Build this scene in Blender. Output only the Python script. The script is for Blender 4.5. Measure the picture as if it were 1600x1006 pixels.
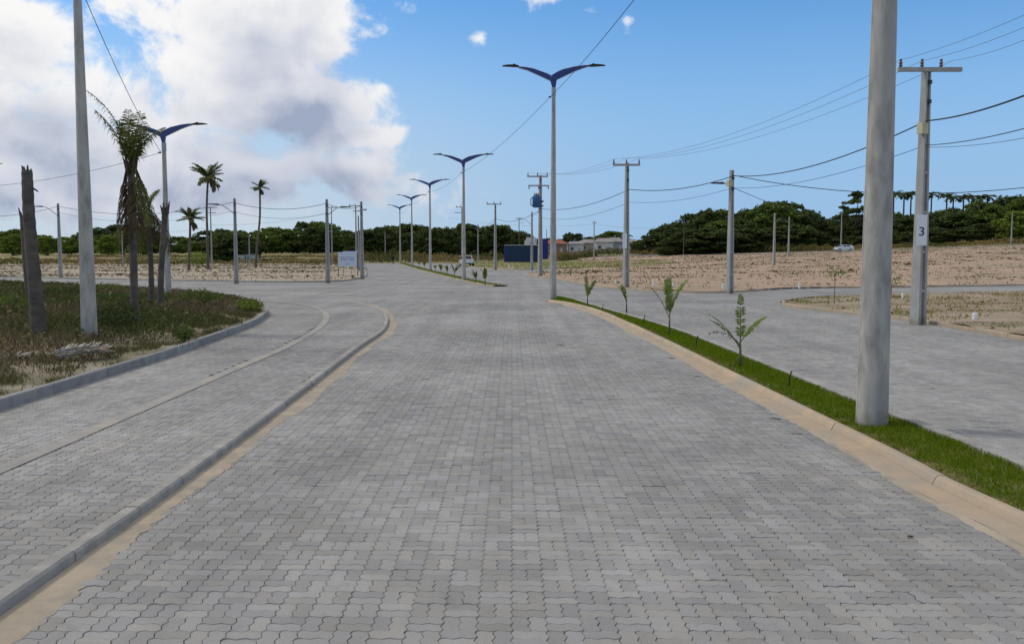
import bpy, bmesh, math, random
import numpy as np
from mathutils import Vector, Matrix
random.seed(7); rng = np.random.default_rng(11)
S = bpy.context.scene
for o in list(bpy.data.objects): bpy.data.objects.remove(o)
C = S.collection
R = math.radians
# ------------------------------------------------------------------ camera
CH, F, PITCH, OY = 2.35, 1424.0, R(4.417), 503.0      # eye height, focal length in photo pixels, tilt, optical-axis row
cam = bpy.data.cameras.new('camera'); camo = bpy.data.objects.new('camera', cam); C.objects.link(camo)
camo.location = (0, 0, CH); camo.rotation_euler = (R(90) - PITCH, 0, 0)
cam.sensor_width = 36; cam.lens = F / 1600 * 36; cam.shift_y = -(503 - OY) / 1600
cam.clip_start = .05; cam.clip_end = 6000
S.camera = camo
# ------------------------------------------------------------------ sun, sky, exposure
SUN_AZ, SUN_EL = R(-78), R(47)         # azimuth from +Y towards +X
sun = bpy.data.lights.new('sun', 'SUN'); sun.energy = 1.5; sun.angle = R(11); sun.color = (1, .92, .79)
suno = bpy.data.objects.new('sun', sun); C.objects.link(suno)
sd = Vector((math.sin(SUN_AZ) * math.cos(SUN_EL), math.cos(SUN_AZ) * math.cos(SUN_EL), math.sin(SUN_EL)))
suno.rotation_euler = sd.to_track_quat('Z', 'Y').to_euler()
S.view_settings.view_transform = 'Standard'; S.view_settings.look = 'None'
S.view_settings.exposure = 0.0; S.view_settings.gamma = 1
W = bpy.data.worlds.new('World'); S.world = W; W.use_nodes = True
def build_world():
    nt = W.node_tree; nt.nodes.clear(); L = nt.links
    def N(t, **k):
        n = nt.nodes.new(t)
        for a, b in k.items(): setattr(n, a, b)
        return n
    def m(op, a, b=None, c=None, clamp=False):
        n = N('ShaderNodeMath', operation=op, use_clamp=clamp)
        for i, v in enumerate((a, b, c)):
            if v is None: continue
            if isinstance(v, (int, float)): n.inputs[i].default_value = v
            else: L.new(v, n.inputs[i])
        return n.outputs[0]
    def ss(x, lo, hi):
        n = N('ShaderNodeMapRange', interpolation_type='SMOOTHSTEP'); n.inputs[1].default_value = lo; n.inputs[2].default_value = hi
        L.new(x, n.inputs[0]); return n.outputs[0]
    sky = N('ShaderNodeTexSky', sky_type='NISHITA', sun_disc=False, sun_elevation=SUN_EL, sun_rotation=SUN_AZ)
    sky.altitude = 0; sky.air_density = 1.0; sky.dust_density = .25; sky.ozone_density = 2.0
    g = N('ShaderNodeTexCoord'); sx = N('ShaderNodeSeparateXYZ'); L.new(g.outputs['Generated'], sx.inputs[0])
    az = m('MULTIPLY', m('ARCTAN2', sx.outputs[0], sx.outputs[1]), 1.333); el = m('MULTIPLY', m('ARCSINE', sx.outputs[2]), 1.333)
    # clouds: (azimuth, elevation, half-width, half-height, weight)
    blobs = [(-.365, .31, .19, .125, 1.25), (-.315, .205, .155, .085, 1.25), (-.60, .14, .30, .10, 1.0), (-.69, .29, .13, .075, 1.0), (-.44, .105, .34, .085, .85),
             (-.215, .165, .065, .026, .85), (-.20, .22, .06, .06, .5), (-.047, .300, .06, .045, .0), (.045, .352, .12, .05, .52), (.105, .335, .05, .03, .30), (.165, .315, .032, .055, .30), (-1.15, .35, .42, .25, 1.2), (-1.2, .13, .5, .12, 1.0), (-2.0, .3, .5, .22, 1.1), (2.4, .3, .5, .16, 1.0)]
    def density(dx, dy, det):
        a = m('ADD', az, dx); e = m('ADD', el, dy)
        cv = N('ShaderNodeCombineXYZ'); L.new(a, cv.inputs[0]); L.new(m('MULTIPLY', e, 1.25), cv.inputs[1])
        n1 = N('ShaderNodeTexNoise', noise_dimensions='2D'); n1.inputs['Scale'].default_value = 8.0; n1.inputs['Detail'].default_value = det; n1.inputs['Roughness'].default_value = .6; n1.inputs['Distortion'].default_value = .2
        L.new(cv.outputs[0], n1.inputs['Vector'])
        best = None
        for (ba, be, w, h, k) in blobs:
            u = m('DIVIDE', m('SUBTRACT', a, ba), w); v = m('DIVIDE', m('SUBTRACT', e, be), h)
            r = m('SQRT', m('ADD', m('MULTIPLY', u, u), m('MULTIPLY', v, v)))
            q = m('MULTIPLY', m('SUBTRACT', 1.0, r), k) if k > .6 else m('SUBTRACT', k, m('MULTIPLY', r, 1.0))
            best = q if best is None else m('SMOOTH_MAX', best, q, .12)
        nz = m('MULTIPLY', m('SUBTRACT', n1.outputs[0], .5), 2.1)
        return m('ADD', m('MAXIMUM', best, -.9), nz)
    d0 = density(0, 0, 8); d1 = density(-.010, .024, 7); d2 = density(-.035, .115, 2)
    alpha = ss(d0, .0, .42)
    sh = m('ADD', m('ADD', m('MULTIPLY', ss(d1, .15, 1.5), .46), m('MULTIPLY', ss(d2, -.15, 1.5), .60)), m('MULTIPLY', ss(el, .26, .08), .38), clamp=True)
    ramp = N('ShaderNodeValToRGB'); e = ramp.color_ramp.elements
    e[0].position = .0; e[0].color = (.95, .945, .94, 1); e[1].position = 1; e[1].color = (.345, .405, .545, 1)
    k = e.new(.35); k.color = (.745, .76, .815, 1); k = e.new(.68); k.color = (.56, .60, .70, 1)
    L.new(sh, ramp.inputs[0])
    # low haze bank veiling the sky over the left
    hz = m('MULTIPLY', ss(el, .40, .05), .88)
    hc = N('ShaderNodeMix', data_type='RGBA'); L.new(ss(az, .30, -.50), hc.inputs[0]); hc.inputs[6].default_value = (.315, .495, .76, 1); hc.inputs[7].default_value = (.56, .64, .745, 1)
    sc = N('ShaderNodeMix', data_type='RGBA', blend_type='MULTIPLY'); sc.inputs[0].default_value = 1
    L.new(sky.outputs[0], sc.inputs[6]); sc.inputs[7].default_value = (.066, .114, .150, 1)
    mh = N('ShaderNodeMix', data_type='RGBA'); L.new(hz, mh.inputs[0]); L.new(sc.outputs[2], mh.inputs[6]); L.new(hc.outputs[2], mh.inputs[7])
    od = N('ShaderNodeTexNoise', noise_dimensions='3D'); od.inputs['Scale'].default_value = 3.2; od.inputs['Detail'].default_value = 4; L.new(g.outputs['Generated'], od.inputs['Vector'])
    deck = m('MULTIPLY', ss(el, .46, .74), ss(od.outputs[0], .26, .46))
    alpha = m('MAXIMUM', alpha, deck)
    dk = N('ShaderNodeMix', data_type='RGBA'); L.new(ss(el, .46, .66), dk.inputs[0]); L.new(ramp.outputs[0], dk.inputs[6]); dk.inputs[7].default_value = (.635, .615, .60, 1)
    mc = N('ShaderNodeMix', data_type='RGBA'); L.new(m('MULTIPLY', alpha, ss(el, -.02, .06)), mc.inputs[0]); L.new(mh.outputs[2], mc.inputs[6]); L.new(dk.outputs[2], mc.inputs[7])
    bg = N('ShaderNodeBackground'); bg.inputs[1].default_value = 1.0; L.new(mc.outputs[2], bg.inputs[0])
    out = N('ShaderNodeOutputWorld'); L.new(bg.outputs[0], out.inputs[0])
build_world()
W.cycles.sampling_method = 'MANUAL'; W.cycles.sample_map_resolution = 256
S.cycles.max_bounces = 5; S.cycles.diffuse_bounces = 3; S.cycles.glossy_bounces = 2; S.cycles.transmission_bounces = 3; S.cycles.transparent_max_bounces = 4; S.cycles.caustics_reflective = False; S.cycles.caustics_refractive = False
# ------------------------------------------------------------------ geometry of the place
def sst(a, b, x):
    t = np.clip((np.asarray(x, float) - a) / (b - a), 0, 1); return t * t * (3 - 2 * t)
def T(x, y):                                            # gentle rise of the land to the right and far away
    return .04 * np.clip(np.asarray(x, float) - 20, 0, 110) * sst(60, 173, y) + 2.0 * sst(173, 347, y)
CP, SP = math.cos(PITCH), math.sin(PITCH)
def ray(px, py):
    u = (px - 800) / F; v = -(py - OY) / F
    return np.array((u, CP + v * SP, v * CP - SP))
def gp(px, py, dz=0.0):                                 # ground point (raised by dz) seen at a photo pixel
    d = ray(px, py); t = 2.0; pt = t
    f = lambda t: CH + t * d[2] - (float(T(t * d[0], t * d[1])) + dz)
    while f(t) > 0 and t < 700: pt = t; t *= 1.03
    lo, hi = pt, t
    for _ in range(40):
        mi = (lo + hi) / 2
        if f(mi) > 0: lo = mi
        else: hi = mi
    return Vector((lo * d[0], lo * d[1], CH + lo * d[2]))
def at(px, py, Y):                                      # point at depth Y seen at a photo pixel
    d = ray(px, py); t = Y / d[1]; return Vector((t * d[0], Y, CH + t * d[2]))
def topx(x, y, z):
    v = np.array((x, y, z - CH)); dep = v[1] * CP - v[2] * SP; return 800 + F * v[0] / dep, OY - F * (v[1] * SP + v[2] * CP) / dep
def crv(pts, step=.3, closed=False):                    # Catmull-Rom resampled polyline
    P = [np.array(p[:2], float) for p in pts]; n = len(P); out = []
    for i in range(n if closed else n - 1):
        g = (lambda k: P[k % n]) if closed else (lambda k: P[min(max(k, 0), n - 1)])
        a, b, c, d = g(i - 1), g(i), g(i + 1), g(i + 2)
        m = max(1, int(np.linalg.norm(c - b) / step))
        for j in range(m):
            t = j / m; out.append(.5 * (2 * b + (c - a) * t + (2 * a - 5 * b + 4 * c - d) * t * t + (3 * b - a - 3 * c + d) * t ** 3))
    if not closed: out.append(P[-1])
    return np.array(out)
def offs(c, d):                                         # shift a polyline sideways (positive = to the right of travel)
    t = np.gradient(c, axis=0); t /= np.linalg.norm(t, axis=1)[:, None] + 1e-9
    return c + np.stack([t[:, 1], -t[:, 0]], 1) * d
def inpoly(x, y, poly):
    x = np.asarray(x, float); y = np.asarray(y, float); r = np.zeros(x.shape, bool); n = len(poly)
    for i in range(n):
        x0, y0 = poly[i][0], poly[i][1]; x1, y1 = poly[(i + 1) % n][0], poly[(i + 1) % n][1]
        if y0 == y1: continue
        r ^= ((y0 > y) != (y1 > y)) & (x < (x1 - x0) * (y - y0) / (y1 - y0) + x0)
    return r
# ------------------------------------------------------------------ materials
def lin(h):
    h = h.lstrip('#'); c = [int(h[i:i + 2], 16) / 255 for i in (0, 2, 4)]
    return tuple(((v + .055) / 1.055) ** 2.4 if v > .04045 else v / 12.92 for v in c) + (1,)
MATS = {}
def mat(name, c1, c2=None, c3=None, scale=4, rough=.85, bump=0, bscale=60, var=0, spec=.3, metal=0, coords='P', trans=0, tone=False, stretch=(1, 1, 1), detail=6, lo=.35, hi=.65, coat=0):
    m = bpy.data.materials.new(name); m.use_nodes = True; nt = m.node_tree; L = nt.links; b = nt.nodes['Principled BSDF']
    b.inputs['Roughness'].default_value = rough; b.inputs['Specular IOR Level'].default_value = spec; b.inputs['Metallic'].default_value = metal
    b.inputs['Coat Weight'].default_value = coat
    def N(t, **k):
        n = nt.nodes.new(t)
        for a, v in k.items(): setattr(n, a, v)
        return n
    if coords == 'P': vec = N('ShaderNodeNewGeometry').outputs['Position']
    else: vec = N('ShaderNodeTexCoord').outputs['Object']
    mp = N('ShaderNodeMapping'); mp.inputs['Scale'].default_value = stretch; L.new(vec, mp.inputs[0]); vec = mp.outputs[0]
    def noise(s, d=detail, r=.6):
        n = N('ShaderNodeTexNoise'); n.inputs['Scale'].default_value = s; n.inputs['Detail'].default_value = d; n.inputs['Roughness'].default_value = r; L.new(vec, n.inputs['Vector']); return n.outputs[0]
    def rng_(x, lo, hi, a=0., z=1.):
        n = N('ShaderNodeMapRange'); L.new(x, n.inputs[0])
        for i, v in enumerate((lo, hi, a, z)): n.inputs[i + 1].default_value = v
        return n.outputs[0]
    def mix(f, a, z, bt='MIX'):
        n = N('ShaderNodeMix', data_type='RGBA', blend_type=bt)
        for i, v in ((0, f), (6, a), (7, z)):
            if hasattr(v, 'links'): L.new(v, n.inputs[i])
            else: n.inputs[i].default_value = v
        return n.outputs[2]
    col = c1
    if c2 is not None:
        if tone: f = N('ShaderNodeAttribute', attribute_name='tone').outputs['Fac']
        else: f = rng_(noise(scale), lo, hi)
        col = mix(f, c1, c2)
    if c3 is not None: col = mix(rng_(noise(scale * .27), .47, .68), col, c3)
    if var:
        gi = N('ShaderNodeNewGeometry').outputs['Random Per Island']; oi = N('ShaderNodeObjectInfo').outputs['Random']
        a = N('ShaderNodeMath', operation='ADD'); L.new(gi, a.inputs[0]); L.new(oi, a.inputs[1])
        fr = N('ShaderNodeMath', operation='FRACT'); L.new(a.outputs[0], fr.inputs[0])
        v = rng_(fr.outputs[0], 0, 1, 1 - var, 1 + var)
        h = N('ShaderNodeVectorMath', operation='SCALE')
        if hasattr(col, 'links'): L.new(col, h.inputs[0])
        else: h.inputs[0].default_value = col[:3]
        L.new(v, h.inputs['Scale']); col = h.outputs[0]
    if hasattr(col, 'links'): L.new(col, b.inputs['Base Color'])
    else: b.inputs['Base Color'].default_value = col
    if bump:
        bn = N('ShaderNodeBump'); bn.inputs['Strength'].default_value = bump; bn.inputs['Distance'].default_value = .01
        L.new(noise(bscale, 5), bn.inputs['Height']); L.new(bn.outputs[0], b.inputs['Normal'])
    if trans:
        t = N('ShaderNodeBsdfTranslucent'); s = N('ShaderNodeMixShader'); s.inputs[0].default_value = trans
        if hasattr(col, 'links'): L.new(col, t.inputs[0])
        else: t.inputs[0].default_value = col
        L.new(b.outputs[0], s.inputs[1]); L.new(t.outputs[0], s.inputs[2]); L.new(s.outputs[0], nt.nodes['Material Output'].inputs[0])
    MATS[name] = m; return m
G = lambda v, r=0, b=0: (v + r, v, v + b, 1)
mat('concrete', G(.40, .005, -.02), G(.30, .0, -.015), G(.47, .01, -.03), scale=3, bump=.35, bscale=45, coords='O', stretch=(1, 1, .45))
mat('pole_concrete', (.47, .45, .405, 1), (.27, .262, .24, 1), (.35, .345, .335, 1), scale=3.5, bump=.5, bscale=45, coords='O', stretch=(1.6, 1.6, .5), lo=.42, hi=.66, detail=9)
mat('util_concrete', (.41, .41, .39, 1), (.31, .31, .295, 1), scale=2.5, bump=.3, bscale=40, coords='O', stretch=(1, 1, .5))
mat('kerb_concrete', (.40, .39, .36, 1), (.27, .265, .25, 1), (.34, .335, .33, 1), scale=5, bump=.5, bscale=50, var=.10)
mat('kerb_grey', (.31, .305, .30, 1), (.23, .23, .23, 1), scale=4, bump=.4, bscale=50, var=.12)
mat('kerb_sandy', (.50, .385, .27, 1), (.41, .335, .25, 1), (.36, .325, .28, 1), scale=3, bump=.4, bscale=50, var=.06)
mat('mortar', (.20, .19, .17, 1), (.13, .125, .115, 1), scale=9)
mat('gutter_sand', (.42, .355, .27, 1), (.31, .28, .235, 1), (.46, .395, .31, 1), scale=6, bump=.5, bscale=70)
mat('band_concrete', (.375, .36, .335, 1), (.29, .285, .275, 1), (.42, .38, .32, 1), scale=4, bump=.4, bscale=60)
mat('joint', (.155, .145, .13, 1), (.10, .097, .092, 1), (.20, .175, .14, 1), scale=7)
mat('sand_lot', (.50, .355, .255, 1), (.33, .235, .16, 1), (.31, .26, .17, 1), scale=.8, bump=.8, bscale=9, stretch=(.28, 1.1, 1))
mat('sand_pale', (.46, .385, .30, 1), (.24, .205, .13, 1), (.50, .43, .35, 1), scale=1.0, bump=.8, bscale=9, stretch=(.25, 1.0, 1))
mat('verge', (.21, .175, .12, 1), (.12, .12, .055, 1), (.33, .29, .23, 1), scale=3.2, bump=1.0, bscale=26)
mat('corner_lot', (.36, .275, .20, 1), (.20, .17, .09, 1), (.43, .34, .26, 1), scale=1.4, bump=.9, bscale=18, stretch=(.4, 1, 1))
mat('verge_grass', (.19, .20, .06, 1), (.36, .30, .19, 1), scale=1.1, bump=.8, bscale=14, lo=.42, hi=.6)
mat('field', (.28, .23, .10, 1), (.17, .17, .055, 1), (.33, .26, .13, 1), scale=.12, bump=.8, bscale=2, stretch=(.4, 1.6, 1))
mat('median_soil', (.20, .16, .075, 1), (.09, .13, .025, 1), scale=3)
mat('blade', (.145, .225, .005, 1), (.33, .27, .10, 1), tone=True, var=.35, trans=.3, spec=.04)
mat('weed', (.092, .112, .034, 1), (.19, .145, .085, 1), tone=True, var=.4, trans=.25, spec=.15)
mat('dry_tuft', (.125, .130, .045, 1), (.17, .125, .07, 1), tone=True, var=.4, trans=.2, spec=.1)
mat('scrub', (.105, .115, .035, 1), (.28, .20, .09, 1), tone=True, var=.4, trans=.2, spec=.1)
mat('leaf_dark', (.096, .124, .032, 1), (.052, .076, .021, 1), scale=.35, var=.35, trans=.22, spec=.2)
mat('leaf_mid', (.150, .200, .036, 1), (.085, .130, .026, 1), scale=.35, var=.35, trans=.25, spec=.2)
mat('leaf_light', (.21, .27, .040, 1), (.13, .19, .03, 1), scale=.35, var=.35, trans=.28, spec=.2)
mat('bark', (.13, .105, .08, 1), (.07, .058, .045, 1), scale=4, bump=.5, bscale=20)
mat('palm_bark', (.145, .125, .105, 1), (.075, .065, .055, 1), scale=2.5, bump=.8, bscale=18, coords='O', stretch=(1, 1, 2.2))
mat('palm_green', (.085, .120, .024, 1), (.13, .14, .034, 1), scale=1.2, var=.35, trans=.22)
mat('palm_dry', (.115, .080, .042, 1), (.06, .045, .026, 1), scale=1.5, var=.4, trans=.15)
mat('frond_grey', (.52, .50, .46, 1), (.36, .34, .30, 1), scale=5, var=.25)
mat('sapling_green', (.12, .20, .035, 1), (.22, .24, .06, 1), scale=5, var=.3, trans=.25)
mat('sapling_stem', (.16, .17, .08, 1), (.11, .10, .055, 1), scale=9)
mat('lamp_blue', (.012, .028, .17, 1), rough=.35, spec=.5, coat=.3)
mat('lamp_white', (.70, .71, .72, 1), rough=.5)
mat('black_metal', (.018, .018, .02, 1), rough=.5)
mat('dark_metal', (.06, .062, .066, 1), rough=.5, metal=.4)
mat('galv', (.36, .37, .38, 1), rough=.45, metal=.6)
mat('porcelain', (.16, .08, .06, 1), rough=.25, spec=.5)
mat('cable', (.016, .016, .018, 1), rough=.6)
mat('wire', (.13, .135, .14, 1), rough=.5, metal=.3)
mat('box_beige', (.52, .50, .34, 1), rough=.6)
mat('transformer_blue', (.025, .10, .24, 1), rough=.4)
mat('white_paint', (.78, .78, .77, 1), (.70, .70, .68, 1), scale=6, rough=.6, coords='O')
mat('plate_white', (.74, .75, .76, 1), rough=.5)
mat('digit_blue', (.03, .06, .14, 1), rough=.6)
mat('sign_white', (.56, .63, .74, 1), rough=.5)
mat('sign_ink', (.05, .14, .30, 1), rough=.6)
mat('rust', (.10, .055, .035, 1), rough=.8)
mat('container_dark', (.012, .038, .085, 1), (.016, .046, .095, 1), scale=1, rough=.5)
mat('container_blue', (.02, .03, .19, 1), rough=.5)
mat('roof_tile', (.36, .13, .075, 1), (.26, .10, .065, 1), scale=2, rough=.9)
mat('roof_cement', (.33, .31, .31, 1), (.24, .225, .225, 1), scale=.6, rough=.9)
mat('wall_pink', (.30, .19, .155, 1), (.26, .17, .14, 1), scale=1)
mat('wall_white', (.68, .68, .67, 1), (.58, .58, .57, 1), scale=.8)
mat('wall_cream', (.46, .40, .31, 1), (.38, .34, .27, 1), scale=.8)
mat('wall_grey', (.40, .41, .42, 1), (.33, .34, .35, 1), scale=.8)
mat('glass_dark', (.02, .024, .028, 1), rough=.08, spec=.6)
mat('car_white', (.74, .75, .77, 1), rough=.25, spec=.5, coat=.6)
mat('tyre', (.015, .015, .016, 1), rough=.8)
mat('rim', (.45, .46, .48, 1), rough=.3, metal=.8)
mat('tail_red', (.35, .012, .012, 1), rough=.3)
mat('plastic_dark', (.022, .023, .025, 1), rough=.6)
mat('shed_teal', (.24, .36, .38, 1), rough=.7)
mat('shed_grey', (.42, .45, .47, 1), rough=.7)
mat('asphalt', (.17, .165, .155, 1), (.13, .125, .12, 1), scale=.6)
mat('sheath', (.34, .17, .07, 1), (.25, .12, .05, 1), scale=6)
mat('clothes', (.018, .018, .024, 1), rough=.9)
mat('skin', (.20, .115, .075, 1), rough=.6)
mat('hair', (.012, .01, .009, 1), rough=.7)
def paver_mat(name, base, far):
    m = bpy.data.materials.new(name); m.use_nodes = True; nt = m.node_tree; L = nt.links; b = nt.nodes['Principled BSDF']
    b.inputs['Roughness'].default_value = .82; b.inputs['Specular IOR Level'].default_value = .3
    def N(t, **k):
        n = nt.nodes.new(t)
        for a, v in k.items(): setattr(n, a, v)
        return n
    def mt(op, a, z=None, w=None):
        n = N('ShaderNodeMath', operation=op)
        for i, v in enumerate((a, z, w)):
            if v is None: continue
            if hasattr(v, 'links'): L.new(v, n.inputs[i])
            else: n.inputs[i].default_value = v
        return n.outputs[0]
    pos = N('ShaderNodeNewGeometry').outputs['Position']
    def noise(s, d=5, r=.6):
        n = N('ShaderNodeTexNoise'); n.inputs['Scale'].default_value = s; n.inputs['Detail'].default_value = d; n.inputs['Roughness'].default_value = r; L.new(pos, n.inputs['Vector']); return n.outputs[0]
    def mr(x, a, z, c, d):
        n = N('ShaderNodeMapRange'); L.new(x, n.inputs[0])
        for i, v in enumerate((a, z, c, d)): n.inputs[i + 1].default_value = v
        return n.outputs[0]
    if far:
        sp = N('ShaderNodeSeparateXYZ'); L.new(pos, sp.inputs[0])
        x = mt('DIVIDE', sp.outputs[0], .22); y = mt('DIVIDE', sp.outputs[1], .22)
        cx = mt('FLOOR', x); cy = mt('FLOOR', y); par = mt('FLOORED_MODULO', mt('ADD', cx, cy), 2.0)
        hx = mt('FLOOR', mt('MULTIPLY', mt('FRACT', x), 2)); hy = mt('FLOOR', mt('MULTIPLY', mt('FRACT', y), 2))
        sub = mt('ADD', mt('MULTIPLY', par, hx), mt('MULTIPLY', mt('SUBTRACT', 1.0, par), hy))
        cb = N('ShaderNodeCombineXYZ'); L.new(cx, cb.inputs[0]); L.new(cy, cb.inputs[1]); L.new(sub, cb.inputs[2])
        wn = N('ShaderNodeTexWhiteNoise', noise_dimensions='3D'); L.new(cb.outputs[0], wn.inputs['Vector'])
        rnd = wn.outputs['Value']; col2 = wn.outputs['Color']
        lx = mt('ABSOLUTE', mt('SUBTRACT', mt('FRACT', x), .5)); ly = mt('ABSOLUTE', mt('SUBTRACT', mt('FRACT', y), .5))
        jn = mr(mt('MAXIMUM', lx, ly), .455, .485, 1.0, .72)
    else:
        gi = N('ShaderNodeNewGeometry').outputs['Random Per Island']; oi = N('ShaderNodeObjectInfo').outputs['Random']
        rnd = mt('FRACT', mt('ADD', gi, oi)); jn = None
    rnd2 = mt('FRACT', mt('MULTIPLY', rnd, 17.31))
    br = mr(rnd, 0, 1, .86, 1.12)
    lg = mr(noise(.22, 4, .55), .36, .64, .84, 1.14); md = mr(noise(1.3, 4), .3, .7, .93, 1.07); fn = mr(noise(70, 6, .7), .3, .7, .86, 1.13)
    k = mt('MULTIPLY', mt('MULTIPLY', br, lg), mt('MULTIPLY', md, fn))
    tm = N('ShaderNodeMapping'); tm.inputs['Scale'].default_value = (1.5, .05, 1); L.new(pos, tm.inputs[0]); tt = N('ShaderNodeTexNoise'); tt.inputs['Scale'].default_value = 1.0; tt.inputs['Detail'].default_value = 4; L.new(tm.outputs[0], tt.inputs['Vector'])
    k = mt('MULTIPLY', k, mr(tt.outputs[0], .35, .65, .90, 1.07))
    st = mr(noise(3.1, 7, .65), .60, .74, 1.0, .72)         # damp, oily blotches
    k = mt('MULTIPLY', k, st)
    if jn is not None: k = mt('MULTIPLY', k, jn)
    mx = N('ShaderNodeMix', data_type='RGBA'); L.new(mt('MULTIPLY', rnd2, 1.0), mx.inputs[0])
    mx.inputs[6].default_value = tuple(base[i] * (.985, .995, 1.035)[i] for i in range(3)) + (1,); mx.inputs[7].default_value = tuple(base[i] * (1.015, 1.003, .965)[i] for i in range(3)) + (1,)
    # sand dust drifted over parts of the paving
    ds = N('ShaderNodeMix', data_type='RGBA'); L.new(mr(noise(.35, 6, .6), .52, .74, 0, .16), ds.inputs[0]); L.new(mx.outputs[2], ds.inputs[6]); ds.inputs[7].default_value = (.40, .345, .275, 1)
    sc = N('ShaderNodeVectorMath', operation='SCALE'); L.new(ds.outputs[2], sc.inputs[0]); L.new(k, sc.inputs['Scale']); L.new(sc.outputs[0], b.inputs['Base Color'])
    bn = N('ShaderNodeBump'); bn.inputs['Strength'].default_value = .5; bn.inputs['Distance'].default_value = .004; L.new(noise(130, 6, .7), bn.inputs['Height']); L.new(bn.outputs[0], b.inputs['Normal'])
    MATS[name] = m
def foot_stain(name, zmax, col):
    m = MATS[name]; nt = m.node_tree; L = nt.links; b = nt.nodes['Principled BSDF']; src = b.inputs['Base Color'].links[0].from_socket
    tc = nt.nodes.new('ShaderNodeTexCoord'); sp = nt.nodes.new('ShaderNodeSeparateXYZ'); L.new(tc.outputs['Object'], sp.inputs[0]); n = nt.nodes.new('ShaderNodeTexNoise'); n.inputs['Scale'].default_value = 5; n.inputs['Detail'].default_value = 6; L.new(tc.outputs['Object'], n.inputs['Vector'])
    ml = nt.nodes.new('ShaderNodeMath'); ml.operation = 'MULTIPLY_ADD'; L.new(n.outputs[0], ml.inputs[0]); ml.inputs[1].default_value = -zmax * 1.6; L.new(sp.outputs[2], ml.inputs[2])
    r = nt.nodes.new('ShaderNodeMapRange'); L.new(ml.outputs[0], r.inputs[0]); r.inputs[1].default_value = -zmax * .75; r.inputs[2].default_value = -zmax * .35; r.inputs[3].default_value = .6; r.inputs[4].default_value = 0
    x = nt.nodes.new('ShaderNodeMix'); x.data_type = 'RGBA'; L.new(r.outputs[0], x.inputs[0]); L.new(src, x.inputs[6]); x.inputs[7].default_value = col; L.new(x.outputs[2], b.inputs['Base Color'])
foot_stain('pole_concrete', .5, (.20, .175, .13, 1)); foot_stain('util_concrete', .5, (.24, .20, .15, 1))
PAV = (.312, .308, .301)
paver_mat('paver', PAV, False); paver_mat('paver_far', tuple(v * .94 for v in PAV), True)
# ------------------------------------------------------------------ mesh helpers
class MB:
    def __init__(s): s.v = []; s.f = []; s.m = []
    def poly(s, pts, mi=0):
        n = len(s.v); s.v += [tuple(p) for p in pts]; s.f.append(tuple(range(n, n + len(pts)))); s.m.append(mi)
    def box(s, c, d, mi=0, rz=0, taper=1.0):
        x, y, z = d[0] / 2, d[1] / 2, d[2] / 2; n = len(s.v); ca, sa = math.cos(rz), math.sin(rz)
        for k in (-1, 1):
            t = taper if k == 1 else 1
            for a, b in ((-1, -1), (1, -1), (1, 1), (-1, 1)):
                X, Y = a * x * t, b * y * t; s.v.append((c[0] + X * ca - Y * sa, c[1] + X * sa + Y * ca, c[2] + k * z))
        for f in ((0, 3, 2, 1), (4, 5, 6, 7), (0, 1, 5, 4), (1, 2, 6, 5), (2, 3, 7, 6), (3, 0, 4, 7)): s.f.append(tuple(n + i for i in f)); s.m.append(mi)
        return s
    def tube(s, pts, rad, seg=8, mi=0, cap=True):
        pts = [Vector(p) for p in pts]; rs = rad if hasattr(rad, '__len__') else [rad] * len(pts); n0 = len(s.v); up = None
        for i, p in enumerate(pts):
            t = (pts[min(i + 1, len(pts) - 1)] - pts[max(i - 1, 0)]).normalized()
            if up is None: up = t.orthogonal().normalized()
            up = (up - t * up.dot(t)).normalized(); sd_ = t.cross(up)
            for k in range(seg):
                a = 2 * math.pi * k / seg; s.v.append(tuple(p + (up * math.cos(a) + sd_ * math.sin(a)) * rs[i]))
        for i in range(len(pts) - 1):
            for k in range(seg):
                a = n0 + i * seg + k; b = n0 + i * seg + (k + 1) % seg; s.f.append((a, b, b + seg, a + seg)); s.m.append(mi)
        if cap:
            s.f.append(tuple(n0 + k for k in reversed(range(seg)))); s.m.append(mi)
            s.f.append(tuple(n0 + (len(pts) - 1) * seg + k for k in range(seg))); s.m.append(mi)
        return s
    def prism(s, outl, y0, y1, mi=0, ax='y'):           # outline in (x,z), extruded along y
        n = len(outl); b = len(s.v)
        for y in (y0, y1):
            for (a, c) in outl: s.v.append((a, y, c) if ax == 'y' else (y, a, c) if ax == 'x' else (a, c, y))
        s.f.append(tuple(b + i for i in range(n))); s.f.append(tuple(b + n + i for i in reversed(range(n)))); s.m += [mi, mi]
        for i in range(n): j = (i + 1) % n; s.f.append((b + i, b + n + i, b + n + j, b + j)); s.m.append(mi)
        return s
    def build(s, name, mats, parent=None, loc=None, smooth=False, fix=False):
        me = bpy.data.meshes.new(name); me.from_pydata(s.v, [], s.f)
        for m in (mats if isinstance(mats, (list, tuple)) else [mats]): me.materials.append(MATS[m])
        if len(me.materials) > 1: me.polygons.foreach_set('material_index', s.m)
        if fix:
            bm = bmesh.new(); bm.from_mesh(me); bmesh.ops.recalc_face_normals(bm, faces=bm.faces); bm.to_mesh(me); bm.free()
        if smooth: me.polygons.foreach_set('use_smooth', [True] * len(me.polygons)); 
        if smooth == 'angle': me.set_sharp_from_angle(angle=R(40))
        return link(name, me, parent, loc)
def link(name, me, parent=None, loc=None):
    o = bpy.data.objects.new(name, me); C.objects.link(o)
    if parent is not None: o.parent = parent
    if loc is not None: o.location = loc
    return o
def tag(o, label=None, cat=None, group=None, kind=None):
    for k, v in (('label', label), ('category', cat), ('group', group), ('kind', kind)):
        if v: o[k] = v
    return o
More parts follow.
